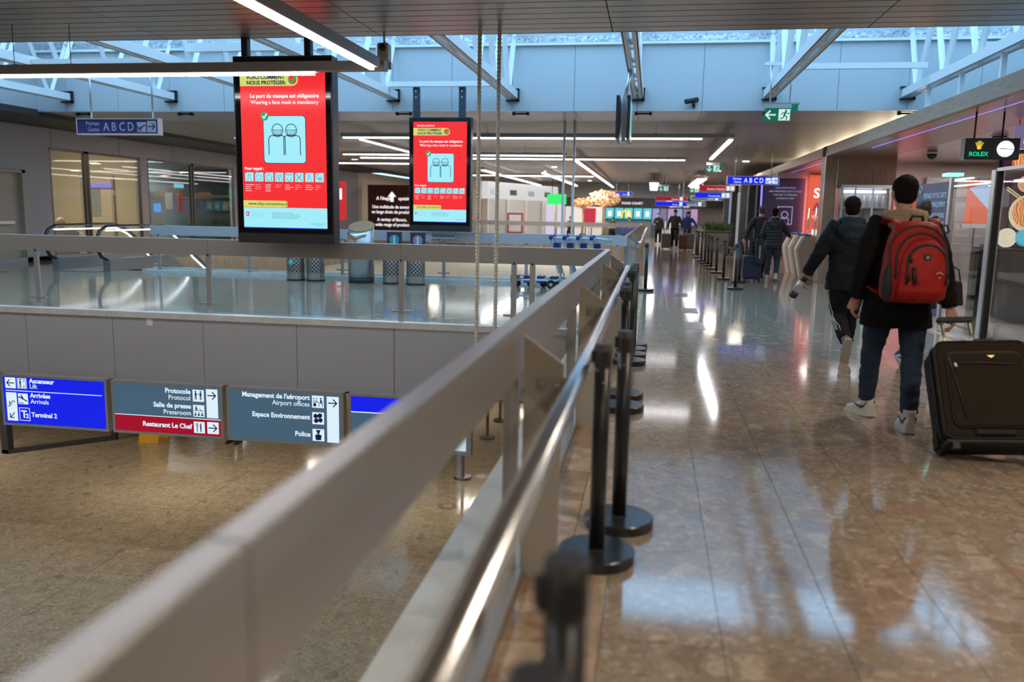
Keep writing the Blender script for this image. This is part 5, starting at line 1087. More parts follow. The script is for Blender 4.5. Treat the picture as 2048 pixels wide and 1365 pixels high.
# planter
t = thing('planter', 'large grey planter box with leafy green plants beside the corridor', 'planter', (2.75, 36.3, 0)); B().prism([(2.28, 36, 0), (3.22, 36, 0), (3.22, 37, 0), (2.28, 37, 0)], [(2.2, 35.95, .9), (3.3, 35.95, .9), (3.3, 37.05, .9), (2.2, 37.05, .9)]).make('box', mat('planter_grey', (.16, .15, .14), .5), t)
rnd = random.Random(9); b = B()
for k in range(260):
    c = Vector((rnd.uniform(2.25, 3.25), rnd.uniform(36.0, 37.0), .88)); d = Vector((rnd.gauss(0, .35), rnd.gauss(0, .35), 1)).normalized(); L_ = rnd.uniform(.2, .5); w = d.orthogonal().normalized() * .03
    m_ = c + d * L_ * .6; e = c + d * L_ + Vector((d.x, d.y, -.1)) * .15
    b.add([c, m_ + w, e, m_ - w], [(0, 1, 2, 3)])
tag(b.make('leaves', mat('plant_green', (.06, .14, .03), .5), t), kind='stuff')
# far right columns, shops
for k, y in enumerate((30.0, 32.6, 35.4, 39.5, 43.5)):
    tag(B().box(3.55, 3.85, y, y + .4, 0, 2.93).make('dark_column', M_DARK), 'dark square column along the far shop windows', 'column', 'dark columns along the far shops')
for k, y in enumerate((30.4, 33.0, 35.8, 39.9)):
    tag(B().box(3.80, 3.88, y, y + (2.2, 2.4, 3.7, 3.6)[k], .1, 2.6).make('lit_window', emit('shop_window%d' % k, [(.22, .27, .28), (.3, .36, .4), (.34, .34, .38), (.28, .36, .5)][k], .8)), 'lit shop window between the dark columns', 'window', 'lit shop windows far along the corridor')
# things seen in the lower hall
t = thing('glass_door_frame', 'dark metal glass door frame on the lower hall floor below the lift sign', 'door', (-12.2, 14.3, -3.5))
B().box(-12.75, -12.60, 14.2, 14.35, -3.5, -1.0).make('post', M_DARK, t); B().box(-11.3, -11.2, 15.6, 15.7, -3.5, -1.0).make('post', M_DARK, t); B().prism([(-12.75, 14.2, -3.5), (-12.6, 14.2, -3.5), (-11.2, 15.6, -3.5), (-11.3, 15.7, -3.5)], [(-12.75, 14.2, -3.42), (-12.6, 14.2, -3.42), (-11.2, 15.6, -3.42), (-11.3, 15.7, -3.42)]).make('sill', M_DARK, t)
B().prism([(-12.66, 14.3, -3.42), (-12.65, 14.29, -3.42), (-11.27, 15.62, -3.42), (-11.28, 15.63, -3.42)], [(-12.66, 14.3, -1.0), (-12.65, 14.29, -1.0), (-11.27, 15.62, -1.0), (-11.28, 15.63, -1.0)]).make('pane', M_GLASS, t)
tag(bevel(B().box(-11.0, -9.3, 16.3, 17.1, -3.5, -2.6).make('steel_counter', M_BRUSH), .03), 'brushed steel counter in the lower hall behind the signs', 'counter')
t = thing('floor_stand', 'yellow folding floor stand in the lower hall', 'stand', (-10.4, 15.6, -3.5)); B().prism([(-10.6, 15.5, -3.5), (-10.2, 15.6, -3.5), (-10.2, 15.62, -3.5), (-10.6, 15.52, -3.5)], [(-10.6, 15.7, -2.7), (-10.2, 15.8, -2.7), (-10.2, 15.82, -2.7), (-10.6, 15.72, -2.7)]).make('panel', mat('yellow_stand', (.75, .42, .02), .4), t); B().prism([(-10.6, 15.95, -3.5), (-10.2, 16.05, -3.5), (-10.2, 16.07, -3.5), (-10.6, 15.97, -3.5)], [(-10.6, 15.72, -2.7), (-10.2, 15.82, -2.7), (-10.2, 15.84, -2.7), (-10.6, 15.74, -2.7)]).make('panel', MATS['yellow_stand'], t)
for k in range(6):
    x = -9.6 + .32 * k
    t = thing('bar_stool', 'black bar stool in the lower hall row seen through the second void', 'stool', (x, 38, -3.5), 'black bar stools in the lower hall'); B().lathe([(.16, .0), (.16, .03)], x, 38, 12).make('base', M_BLACK, t).location = (0, 0, 0); B().tube([(x, 38, -3.47), (x, 38, -2.75)], .03, 8).make('stem', M_BLACK, t); B().box(x - .14, x + .14, 37.86, 38.14, -2.75, -2.68).make('seat', M_BLACK, t); B().box(x - .14, x + .14, 38.12, 38.16, -2.68, -2.3).make('backrest', M_BLACK, t)
tag(B().box(-8.6, -6.8, 40, 42, -3.5, -1.6).make('kiosk_block', M_WHITE), 'white kiosk block in the lower hall seen under the bridge railing', 'kiosk'); tag(bevel(B().box(-5.6, -2.2, 39, 41, -3.5, -2.2).make('lower_counter', wt), .02), 'wood fronted counter in the lower hall beyond the second void', 'counter')
# room behind the left windows
def on_wall(name, label, cat, x, y0, y1, z0, z1, m): return tag(B().box(x, x + .04, y0, y1, z0, z1).make(name, m), label, cat)
t = thing('room_door', 'cream door with a small notice holder inside the window room', 'door', (-17.6, 24.25, 0)); B().box(-18.05, -17.05, 24.24, 24.295, 0.005, 2.35).make('leaf', mat('room_door_cream', (.66, .58, .44), .5), t); B().box(-18.13, -18.05, 24.22, 24.295, 0.005, 2.43).make('jamb', M_BEIGE, t); B().box(-17.05, -16.97, 24.22, 24.295, 0.005, 2.43).make('jamb', M_BEIGE, t); B().box(-18.05, -17.05, 24.22, 24.295, 2.35, 2.43).make('lintel', M_BEIGE, t); B().box(-17.85, -17.45, 24.22, 24.24, 1.15, 2.0).make('notice_holder', mat('door_glass', (.35, .38, .36), .2), t); B().tube([(-18.0, 24.2, 1.05), (-17.9, 24.2, 1.05)], .02, 8).make('handle', M_ALU, t)
tag(B().box(-17.9, -17.0, 24.15, 24.2, 2.05, 2.18).make('sign_strip', emit('violet_strip', (.3, .25, .7), 1.0)), 'violet lit strip sign inside the window room', 'sign'); on_wall('payphone', 'yellow rounded wall phone inside the window room', 'phone', -17.6, 26.3, 26.6, 1.5, 2.1, mat('phone_yellow', (.7, .45, .02), .4))
on_wall('cash_machine', 'grey cash machine with a blue screen inside the window room', 'machine', -17.7, 27.2, 28.2, .2, 2.0, mat('machine_grey', (.5, .52, .5), .4)); on_wall('machine_screen', 'small lit blue screen on the grey cash machine', 'screen', -17.65, 27.4, 27.8, 1.3, 1.6, emit('atm_blue', (.1, .35, .8), 1.0)); on_wall('red_notice', 'red and white paper notice inside the window room', 'notice', -17.8, 29.2, 29.6, 1.3, 2.0, mat('paper_red', (.5, .08, .05), .5)); on_wall('cyan_sign', 'small cyan lit sign inside the window room', 'sign', -17.8, 29.0, 29.6, 2.2, 2.35, emit('cyan_sign', (.2, .55, .75), 1.0)); on_wall('white_notice', 'white paper notice inside the window room', 'notice', -17.8, 28.4, 28.8, 1.4, 2.0, M_WHITE)
for k, y in enumerate((20.4, 20.8, 21.25)):
    b = B(); b.ell((-16.6, y, .98), (.1, .16, .16)); tag(b.make('display_ornament', mat('shell_cream%d' % k, [(.6, .5, .35), (.55, .28, .1), (.65, .55, .4)][k], .5)), 'rounded cream ornament displayed on the left window ledge', 'ornament', 'ornaments on the window ledge')
tag(B().box(-16.8, -16.3, 20.2, 21.6, 0, .82).make('display_ledge', M_BEIGE), 'low beige display ledge behind the left window', 'ledge'); on_wall('wall_exit_sign', 'green lit exit sign over the beige door', 'sign', -16.02, 17.7, 18.3, 2.62, 2.85, E_GREEN)
# floor stickers and panel sticker
for (x, y) in ((.64, 11.58), (.64, 13.45), (.60, 16.1)):
    t = thing('floor_sticker', 'square brown distance sticker on the polished corridor floor', 'sticker', (x, y, 0), 'distance stickers on the corridor floor'); B().box(x - .13, x + .13, y - .38, y + .38, .0002, .0022).make('backing', mat('sticker_brown', (.16, .09, .07), .3), t); B().box(x - .09, x + .09, y - .18, y + .18, .0022, .003).make('print', mat('sticker_dark', (.04, .04, .08), .3), t)
t = thing('panel_sticker', 'small white square sticker on the grey slab edge panel', 'sticker', (-6.75, 10.25, -.08)); B().box(-6.79, -6.70, 10.252, 10.255, -.12, -.03).make('paper', M_WHITE, t)
for k, (x, y, r) in enumerate([(-3.0, 14.9, .16), (-3.25, 13.2, .16), (-2.9, 17.5, .15)]):
    t = thing('floor_sticker', 'round grey distance sticker with orange print on the lower hall floor', 'sticker', (x, y, -3.5), 'round stickers on the lower hall floor'); B().lathe([(r, -3.4998), (r, -3.497)], x, y, 20).make('disc', mat('sticker_grey', (.12, .12, .12), .4), t); B().lathe([(r * .55, -3.497), (r * .55, -3.4955)], x, y, 16).make('print', mat('sticker_orange', (.5, .22, .1), .4), t)
# uplights on the shop roof
for y in (19.5, 22.5, 25.5, 28.5, 32):
    t = thing('uplight', 'small uplight on top of the wooden fascia washing the slatted ceiling', 'lamp', (5.3, y, 3.12), 'uplights on the shop roof'); B().box(5.1, 5.5, y - 1.35, y + 1.35, 3.12, 3.14).make('housing', M_BLACK, t); B().box(5.15, 5.45, y - 1.3, y + 1.3, 3.14, 3.145).make('glow', emit('uplight_glow', (1, .85, .55), 1.5), t)
    area_light('uplight_lamp', (5.3, y, 3.17), .3, 2.6, 30, (1, .84, .60), (0, 2.25, 0))
#PART4END

# ================================================================== PEOPLE
def remesh(b, voxel, smooth=3, wrinkle=0.0, freq=9.0, seed=0.0, squash=(1, 1, 1)):
    """melt overlapping closed shapes into one continuous skin; optional cloth folds"""
    me = b.mesh('raw'); o = bpy.data.objects.new('raw', me); COL.objects.link(o)
    md = o.modifiers.new('r', 'REMESH'); md.mode = 'VOXEL'; md.voxel_size = voxel
    if smooth: sm = o.modifiers.new('s', 'SMOOTH'); sm.factor = .5; sm.iterations = smooth
    out = bpy.data.meshes.new_from_object(o.evaluated_get(bpy.context.evaluated_depsgraph_get()))
    bpy.data.objects.remove(o); bpy.data.meshes.remove(me)
    if wrinkle:
        off = Vector((seed, seed * .7, seed * 1.3))
        nrm = [v.normal.copy() for v in out.vertices]
        for v, n in zip(out.vertices, nrm):
            p = Vector((v.co.x * squash[0], v.co.y * squash[1], v.co.z * squash[2]))
            v.co += n * wrinkle * (noise.noise(p * freq + off) + .5 * noise.noise(p * freq * 2.3 + off))
    out.polygons.foreach_set('use_smooth', [True] * len(out.polygons)); out.update()
    return out
def part(name, me, m, parent):
    me.name = name; me.materials.clear(); me.materials.append(m)
    o = bpy.data.objects.new(name, me); COL.objects.link(o); o.parent = parent
    return o
def rotm(d):
    """matrix turning local -z onto direction d"""
    return Vector((0, 0, -1)).rotation_difference(Vector(d).normalized()).to_matrix()
def hand(b, wrist, d, side, s=1.0, curl=.6):
    """palm, four unequal bent fingers and a thumb from the side of the palm; palm faces the thigh"""
    M = rotm(d); W = Vector(wrist)
    T = lambda x, y, z: W + M @ (Vector((x * side, y, z)) * s)
    b.tube([T(0, 0, .02), T(0, 0, -.03), T(.004, 0, -.075), T(.006, 0, -.095)], [(.026 * s, .022 * s), (.040 * s, .017 * s), (.043 * s, .016 * s), (.036 * s, .013 * s)], 10)
    for k, (yy, L) in enumerate(((.031, .072), (.011, .082), (-.010, .076), (-.030, .060))):
        c = curl * (1 + .1 * k)
        b.tube([T(.004, yy, -.085), T(-.004, yy, -.085 - L * .45), T(-.012 - .03 * c, yy, -.085 - L * .80), T(-.022 - .055 * c, yy * .96, -.085 - L * (1.05 - .25 * c))], [.0098 * s, .0092 * s, .0085 * s, .0065 * s], 8)
    b.tube([T(.0, .028, -.02), T(-.006, .050, -.050), T(-.014, .052, -.080), T(-.02, .046, -.102)], [.013 * s, .0115 * s, .010 * s, .0075 * s], 8)
def loft(b, secs, n=22, e=2.4):
    """stacked horizontal super-ellipses: (x, y, z, rx, ry)"""
    rings = []
    for x, y, z, rx, ry in secs:
        r = []
        for k in range(n):
            a = 2 * PI * k / n; c, s_ = math.cos(a), math.sin(a)
            r.append((x + rx * math.copysign(abs(c) ** (2 / e), c), y + ry * math.copysign(abs(s_) ** (2 / e), s_), z))
        rings.append(r)
    return b.rings(rings)
def shoe(t, ankle, yaw, pitch, upper, sole, s=1.0, swoosh=None, mid=None, sidem=1):
    """heel at the ankle, toe forward; pitch lifts the heel"""
    Rm = Matrix.Rotation(math.radians(yaw), 3, 'Z') @ Matrix.Rotation(math.radians(-pitch), 3, 'X')
    A = Vector(ankle); T = lambda p: A + Rm @ (Vector(p) * s)
    prof = [(-.075, .030, .075, .0), (-.06, .036, .085, .0), (0, .040, .095, .0), (.06, .043, .075, .0), (.12, .047, .052, .0), (.17, .046, .042, .0), (.20, .038, .034, .0), (.215, .024, .024, .0)]
    b = B(); rg = []
    for y, w, h, _ in prof: rg.append([T((w * math.cos(a), y, -.065 + (h if math.sin(a) > 0 else .03) * math.sin(a))) for a in [2 * PI * k / 14 for k in range(14)]])
    b.rings(rg); b.tube([T((0, -.02, .06)), T((0, -.015, -.02))], .045 * s, 12)
    u = part('shoe', remesh(b, .009, 2), upper, t)
    b = B(); rs = []
    for z in (-.098, -.078, -.066):
        g = .004 if z < -.07 else .002
        left = [(-(w + g), y) for y, w, h, _ in prof]; right = [((w + g), y) for y, w, h, _ in prof][::-1]
        pts = left + right; rs.append([T((x, y * 1.03, z)) for x, y in pts])
    b.rings(rs, True, False); b.make('sole', sole, u, False)
    if swoosh:
        for sd in (-1, 1):
            b = B(); cv = [(-.055, .012), (-.03, -.018), (.005, -.032), (.05, -.022), (.10, .000)]; wd = [.002, .009, .012, .008, .001]
            wid = lambda y: next((w0 + (w1 - w0) * (y - y0) / (y1 - y0) for (y0, w0, *_a), (y1, w1, *_b) in zip(prof[:-1], prof[1:]) if y0 <= y <= y1), .04)
            rg = [[T((sd * (wid(y) + .002), y, z - w)), T((sd * (wid(y) + .006), y, z)), T((sd * (wid(y) + .002), y, z + w)), T((sd * (wid(y) - .008), y, z))] for (y, z), w in zip(cv, wd)]
            b.rings(rg); b.make('swoosh', swoosh, u, False)
    return u
SKIN = mat('skin', (.50, .27, .18), .5); SKIN2 = mat('skin_dark', (.20, .10, .065), .5)
def person(label, loc, rz, J, H=1.78, skin=None, coat=None, trouser=None, hair=None, shoes=None, hem=.80, vox=.012, hood=None, hairfn=None, face=False, mask=None, wr=.006, width=1.0, legw=1.0, sleeve=1.0, quilt=False, group=None, coat_name='coat', swoosh=None, cuff=True, zbase=0.0, flare=0.0):
    t = thing('person', label, 'person', (loc[0], loc[1], zbase), group, rz)
    s = H / 1.80; V = lambda p: tuple(c * s for c in p)
    D = dict(hipL=(-.09, 0, .92), hipR=(.09, 0, .92), kneeL=(-.10, .04, .50), kneeR=(.10, .04, .50), ankL=(-.10, 0, .10), ankR=(.10, 0, .10), shL=(-.185, -.01, 1.44), shR=(.185, -.01, 1.44),
             elL=(-.24, -.03, 1.16), elR=(.24, -.03, 1.16), wrL=(-.25, .03, .92), wrR=(.25, .03, .92), head=(0, .02, 1.665), chest=(0, 0, 1.25), pelvis=(0, 0, .95), footL=(0, 0), footR=(0, 0), curl=.6, lean=0.0)
    D.update(J); P = {k: (V(v) if isinstance(v, tuple) and len(v) == 3 else v) for k, v in D.items()}
    hx, hy, hz = P['head']; skin = skin or SKIN; ch, pv = P['chest'], P['pelvis']
    mid = lambda a, b_, f: tuple(x + (y - x) * f for x, y in zip(a, b_))
    # --- body: one continuous figure
    b = B()
    loft(b, [(pv[0], pv[1], pv[2] - .10 * s, .13 * s, .095 * s), (pv[0], pv[1], pv[2], .145 * s, .10 * s), (*mid(pv, ch, .5), .125 * s, .09 * s), (ch[0], ch[1], ch[2] + .08 * s, .15 * s, .10 * s), (ch[0], ch[1], ch[2] + .18 * s, .16 * s, .085 * s), (ch[0], ch[1], ch[2] + .25 * s, .06 * s, .06 * s)])
    b.tube([(ch[0], ch[1] - .01, ch[2] + .18 * s), (hx, hy - .025 * s, hz - .06 * s)], [.06 * s, .052 * s], 12)
    b.ell((hx, hy, hz + .01 * s), (.076 * s, .094 * s, .110 * s), 16, 12); b.ell((hx, hy + .022 * s, hz - .065 * s), (.056 * s, .062 * s, .055 * s)); b.tube([(hx, hy + .085 * s, hz + .02 * s), (hx, hy + .112 * s, hz - .018 * s), (hx, hy + .085 * s, hz - .025 * s)], [.009 * s, .015 * s, .012 * s], 8)
    b.tube([(hx - .02 * s, hy + .083 * s, hz - .055 * s), (hx + .02 * s, hy + .083 * s, hz - .055 * s)], .007 * s, 6)
    for sd in (-1, 1): b.ell((hx + sd * .080 * s, hy - .008 * s, hz - .005 * s), (.012 * s, .024 * s, .034 * s))
    for S in 'LR':
        b.tube([P['hip' + S], P['knee' + S], P['ank' + S]], [.078 * s, .052 * s, .040 * s], 12); b.tube([P['sh' + S], P['el' + S], P['wr' + S]], [.052 * s, .040 * s, .027 * s], 12)
    body = remesh(b, max(vox, .012), 2)
    hb = B()
    for S, sd in (('L', -1), ('R', 1)):
        d = Vector(P['wr' + S]) - Vector(P['el' + S]); hd = P.get('hand' + S) or d
        hand(hb, P['wr' + S], hd, sd, s, P['curl'])
    hm = remesh(hb, .0055 if vox < .018 else .009, 1)
    v = [tuple(q.co) for q in body.vertices] + [tuple(q.co) for q in hm.vertices]; n0 = len(body.vertices)
    fcs = [tuple(p.vertices) for p in body.polygons] + [tuple(i + n0 for i in p.vertices) for p in hm.polygons]
    bm = bpy.data.meshes.new('body'); bm.from_pydata(v, [], fcs); bm.polygons.foreach_set('use_smooth', [True] * len(fcs)); part('body', bm, skin, t)
    bpy.data.meshes.remove(body); bpy.data.meshes.remove(hm)
    # --- trousers
    b = B(); loft(b, [(pv[0], pv[1], pv[2] - .13 * s, .13 * s, .11 * s), (pv[0], pv[1], pv[2] - .04 * s, .172 * s, .125 * s), (pv[0], pv[1], pv[2] + .08 * s, .16 * s, .115 * s)])
    for S in 'LR':
        h, k, a = P['hip' + S], P['knee' + S], P['ank' + S]; lo = mid(k, a, .92)
        b.tube([h, mid(h, k, .5), k, mid(k, a, .45), lo], [.108 * s * legw, .095 * s * legw, .072 * s * legw, .068 * s * legw, .058 * s * legw], 14)
    part('trousers', remesh(b, vox, 2, wr * .9, 11, 3.0, (1, 1, 2.0)), trouser, t)
    # --- coat with sleeves
    b = B(); w = width
    zs = [hem * s] + [hem * s + (ch[2] + .19 * s - hem * s) * f for f in (.2, .45, .7, .88)]
    cx = lambda z: mid(pv, ch, min(1.3, max(-.3, (z - pv[2]) / (ch[2] - pv[2]))))
    fl = [.185 + flare, .18 + flare * .6, .165, .178, .19]; dp = [.135 + flare * .6, .13 + flare * .4, .118, .122, .112]
    secs = [(cx(z)[0], cx(z)[1], z, f * s * w, d_ * s * w) for z, f, d_ in zip(zs, fl, dp)]
    secs += [(ch[0], ch[1], ch[2] + .225 * s, .155 * s * w, .09 * s * w), (ch[0], ch[1], ch[2] + .27 * s, .085 * s, .08 * s)]
    loft(b, secs, 26, 2.3)
    for S in 'LR':
        q, e_, w_ = P['sh' + S], P['el' + S], P['wr' + S]
        b.tube([mid(q, ch, .12), q, mid(q, e_, .5), e_, mid(e_, w_, .5), mid(e_, w_, .97)], [.078 * s * sleeve, .082 * s * sleeve, .072 * s * sleeve, .064 * s * sleeve, .056 * s * sleeve, .047 * s * sleeve], 14)
    cm = remesh(b, vox, 3, wr, 8, loc[0], (1, 1, 1.7))
    if quilt:
        for vv in cm.vertices:
            n = Vector((vv.co.x - ch[0], vv.co.y - ch[1], 0))
            if n.length > 0: n.normalize(); vv.co += n * .014 * abs(math.sin(vv.co.z / .075 * PI)) if abs(vv.co.x - ch[0]) < .2 * s else Vector((0, 0, 0))
    part(coat_name, cm, coat, t)
    # --- hair
    if hair:
        b = B()
        if hairfn: hairfn(b, hx, hy, hz, s)
        else:
            b.ell((hx, hy - .014 * s, hz + .040 * s), (.088 * s, .106 * s, .092 * s), 16, 12); b.ell((hx, hy - .045 * s, hz - .01 * s), (.078 * s, .066 * s, .080 * s), 14, 10)
        part('hair', remesh(b, min(vox, .010), 2, .004, 45, 1.0), hair, t)
    if hood:
        b = B(); kind, hm_ = hood; pts = []
        rr = .098 * s
        if kind == 'fleece':
            ringp = [(ch[0] + 1.15 * rr * math.sin(a), ch[1] - .015 + rr * math.cos(a), ch[2] + (.250 - .015 * math.cos(a)) * s) for a in [2 * PI * k / 16 for k in range(17)]]
            b.tube(ringp, .050 * s, 10); b.ell((ch[0], ch[1] - .115 * s, ch[2] + .205 * s), (.14 * s, .05 * s, .075 * s))
        else:
            ringp = [(ch[0] + 1.05 * rr * math.sin(a), ch[1] - .01 + rr * math.cos(a), ch[2] + (.265 - .015 * math.cos(a)) * s) for a in [2 * PI * k / 16 for k in range(17)]]
            b.tube(ringp, .042 * s, 10); b.ell((ch[0], ch[1] - .115 * s, ch[2] + .17 * s), (.155 * s, .06 * s, .115 * s)); b.ell((ch[0], ch[1] - .13 * s, ch[2] + .11 * s), (.11 * s, .05 * s, .10 * s))
        part('hood', remesh(b, vox, 3, .008, 10, 2.0, (1, 1, 2)), hm_, t)
    if face:
        for sd in (-1, 1): B().ell((hx + sd * .03 * s, hy + .084 * s, hz + .018 * s), (.013 * s, .009 * s, .007 * s)).make('eye', M_BLACK, t, False)
    if mask:
        b = B(); b.ell((hx, hy + .055 * s, hz - .045 * s), (.068 * s, .062 * s, .055 * s)); b.make('face_mask', mask, t, False)
    if shoes:
        up, so = shoes
        for S, sd in (('L', -1), ('R', 1)): shoe(t, P['ank' + S], P['foot' + S][0], P['foot' + S][1], up, so, s, swoosh, sidem=sd)
    return t
M_JEANS = mat('blue_denim', (.022, .036, .064), .8, spec=.2, bump=.3, bscale=120, var=.25, vscale=6)
M_WOOL = mat('charcoal_wool', (.010, .0095, .0095), .95, spec=.12, bump=.5, bscale=150, var=.3, vscale=40)
M_HAIRB = mat('black_hair', (.009, .007, .007), .85, spec=.12, bump=.8, bscale=90)
M_FLEECE = mat('tan_fleece', (.33, .24, .14), .95, bump=.9, bscale=60, sheen=.3)
M_SHOEW = mat('white_leather', (.52, .50, .46), .5); M_SOLEW = mat('white_rubber', (.55, .52, .48), .6)
man = person('person in a dark wool coat and blue jeans with a red backpack pulling a suitcase', (1.79, 6.40), 0.0,
    dict(hipL=(-.095, .0, .93), hipR=(.11, -.02, .93), kneeL=(-.11, .13, .50), kneeR=(.13, -.03, .49), ankL=(-.10, .20, .10), ankR=(.075, -.26, .10), footL=(24, 6), footR=(-4, 3),
         shL=(-.185, -.01, 1.435), shR=(.19, -.02, 1.435), elL=(-.245, -.03, 1.16), elR=(.27, -.05, 1.14), wrL=(-.275, .03, .915), wrR=(.325, -.12, .87), head=(.0, .05, 1.675), curl=.8, chest=(.0, .01, 1.25)),
    H=1.82, coat=M_WOOL, trouser=M_JEANS, hair=M_HAIRB, shoes=(M_SHOEW, M_SOLEW), hem=.72, hood=('fleece', M_FLEECE), wr=.008, width=1.18, flare=.025, sleeve=1.15, legw=1.02, vox=.011, swoosh=mat('navy_swoosh', (.02, .025, .05), .5))
M_JKT = mat('navy_shell_jacket', (.007, .0095, .015), .75, spec=.2, bump=.15, bscale=60)
M_HOODB = mat('deep_blue_hood', (.010, .020, .034), .7, spec=.25, bump=.15, bscale=60)
M_TRK = mat('black_track_cloth', (.008, .008, .011), .7, spec=.2)
man2 = person('person in a dark hooded jacket and striped track trousers carrying a bottle', (2.07, 9.25), math.radians(-4),
    dict(hipL=(-.09, 0, .92), hipR=(.09, .02, .92), kneeL=(-.06, .07, .50), kneeR=(.10, .22, .52), ankL=(.0, -.22, .235), ankR=(.09, .30, .10), footL=(8, 68), footR=(-4, 0),
         elL=(-.31, -.03, 1.15), wrL=(-.42, .05, .93), elR=(.25, .05, 1.17), wrR=(.25, .18, .96), head=(.0, .04, 1.655), curl=.95, handL=(-.35, .1, -.9)),
    H=1.755, coat=M_JKT, trouser=M_TRK, hair=M_HAIRB, shoes=(mat('grey_trainer', (.16, .17, .18), .6), mat('pale_sole', (.42, .39, .34), .7)), hem=.775, hood=('shell', M_HOODB), wr=.010, width=1.22, sleeve=1.22, legw=1.15, vox=.012)
from mathutils.bvhtree import BVHTree
tro = next(c for c in man2.children if c.name.startswith('trousers')); tb = BVHTree.FromPolygons([v.co for v in tro.data.vertices], [tuple(p.vertices) for p in tro.data.polygons])
for q in range(3):
    pts = []
    for k in range(13):
        f = k / 12; z = .84 - .50 * f; y = -.045 + .03 * q + (.06 * math.sin(min(1, f / .7) * PI / 2) if f < .7 else .06 - .20 * (f - .7) / .3)
        h = tb.ray_cast(Vector((-1, y, z)), Vector((1, 0, 0)))[0]
        if h: pts.append((h.x - .001, y, z))
    B().tube(pts, .0055, 6).make('stripe', mat('stripe_white', (.6, .6, .6), .6), man2, False)
bot = thing('drinking_bottle', 'steel drinking bottle with plum base held in a hand', 'bottle', (1.6, 9.3, .65)); p0, p1 = Vector((1.648, 9.33, .845)), Vector((1.545, 9.40, .645)); dv = (p1 - p0)
B().tube([p0 - dv * .12, p0 + dv * .10], [.028, .034], 14).make('cap', M_BLACK, bot); B().tube([p0 + dv * .10, p0 + dv * .28, p0 + dv * .68], [.034, .043, .043], 18).make('body', M_ALU, bot); B().tube([p0 + dv * .68, p0 + dv * .96, p1], [.0435, .0435, .036], 18).make('base', mat('plum_rubber', (.035, .012, .035), .5), bot)
M_DCOAT = mat('black_long_coat', (.014, .011, .017), .85, bump=.3, bscale=90)
def short_hair(b, hx, hy, hz, s): b.ell((hx, hy - .012 * s, hz + .03 * s), (.084 * s, .102 * s, .092 * s), 16, 12); b.ell((hx, hy - .04 * s, hz - .02 * s), (.076 * s, .066 * s, .08 * s))
p3 = person('person in a black knee-length coat walking just ahead of the red backpack', (2.92, 9.75), 0.0, dict(kneeL=(-.11, -.02, .5), ankL=(-.13, -.20, .11), kneeR=(.1, .15, .5), ankR=(.1, .25, .1), footL=(5, 14), footR=(0, 0), head=(.01, .04, 1.66)), H=1.75,
    coat=M_DCOAT, trouser=M_TRK, hair=mat('brown_hair', (.030, .016, .010), .5, bump=.5, bscale=80), hairfn=short_hair, shoes=(mat('black_trainer', (.02, .02, .022), .6), M_SOLEW), hem=.55, flare=.03, width=1.05, vox=.014, skin=SKIN2)
t = thing('handbag', 'small black shoulder bag with dangling strap beside the suitcase handle', 'bag', (3.2, 9.65, .55)); bevel(B().prism([(3.10, 9.50, .60), (3.34, 9.50, .60), (3.34, 9.62, .60), (3.10, 9.62, .60)], [(3.13, 9.52, .86), (3.31, 9.52, .86), (3.31, 9.60, .86), (3.13, 9.60, .86)]).make('body', M_DCOAT, t), .02, 3); B().tube([(3.14, 9.56, .86), (3.16, 9.58, .98), (3.22, 9.6, 1.02), (3.28, 9.58, .98), (3.30, 9.56, .86)], .008, 6).make('strap', M_BLACK, t)
M_PUF = mat('black_puffer', (.010, .011, .016), .45); M_GREYJ = mat('dark_grey_trouser', (.030, .032, .036), .8)
person('person in a black quilted jacket and grey trousers stepping up to the boarding gate', (2.86, 20.5), math.radians(-12), dict(kneeL=(-.10, .02, .5), ankL=(-.10, -.10, .10), kneeR=(.11, .02, .50), ankR=(.12, -.20, .14), footR=(0, 25), elR=(.30, .10, 1.18), wrR=(.36, .28, 1.10), elL=(-.25, -.02, 1.16), wrL=(-.26, .1, .95)), H=1.74,
    coat=M_PUF, trouser=M_GREYJ, hair=M_HAIRB, shoes=(M_SHOEW, M_SOLEW), hem=.82, quilt=True, width=1.12, hood=('shell', M_PUF), vox=.014, coat_name='quilted_jacket')
person('person in a plain black coat walking with a hand on the navy suitcase', (2.66, 21.3), 0.0, dict(elL=(-.32, -.06, 1.17), wrL=(-.42, -.22, .95), kneeR=(.1, .16, .5), ankR=(.1, .22, .1), ankL=(-.1, -.15, .12), handL=(-.1, -.35, -.8)), H=1.80, coat=mat('plain_black_coat', (.014, .014, .015), .8), trouser=M_TRK, hair=mat('cropped_hair', (.05, .035, .025), .6), shoes=(M_BLACK, M_BLACK), hem=.80, vox=.014)
FACEM = mat('surgical_mask', (.45, .62, .62), .7)
person('person all in black with a face mask walking beside the railing handrail', (.32, 43.5), PI, dict(kneeL=(-.1, .15, .5), ankL=(-.1, .1, .1), elR=(.26, .05, 1.2), wrR=(.15, .2, 1.25)), H=1.66, coat=mat('black_blouson', (.012, .011, .012), .7), trouser=M_TRK, hair=mat('brown_long', (.05, .025, .015), .5), shoes=(M_SHOEW, M_SOLEW), vox=.02, face=True, mask=FACEM, hem=.85)
person('person in a long grey coat and face mask walking between upright suitcases', (1.02, 38.5), PI, dict(kneeR=(.1, .18, .5), ankR=(.1, .15, .1), elL=(-.3, -.02, 1.15), wrL=(-.36, .05, .93), elR=(.3, -.02, 1.15), wrR=(.36, .05, .93)), H=1.79, coat=mat('grey_long_coat', (.045, .045, .045), .8), trouser=M_TRK, hair=M_HAIRB, shoes=(M_SHOEW, M_SOLEW), hem=.42, flare=.03, vox=.02, face=True, mask=mat('green_mask', (.10, .42, .36), .7))
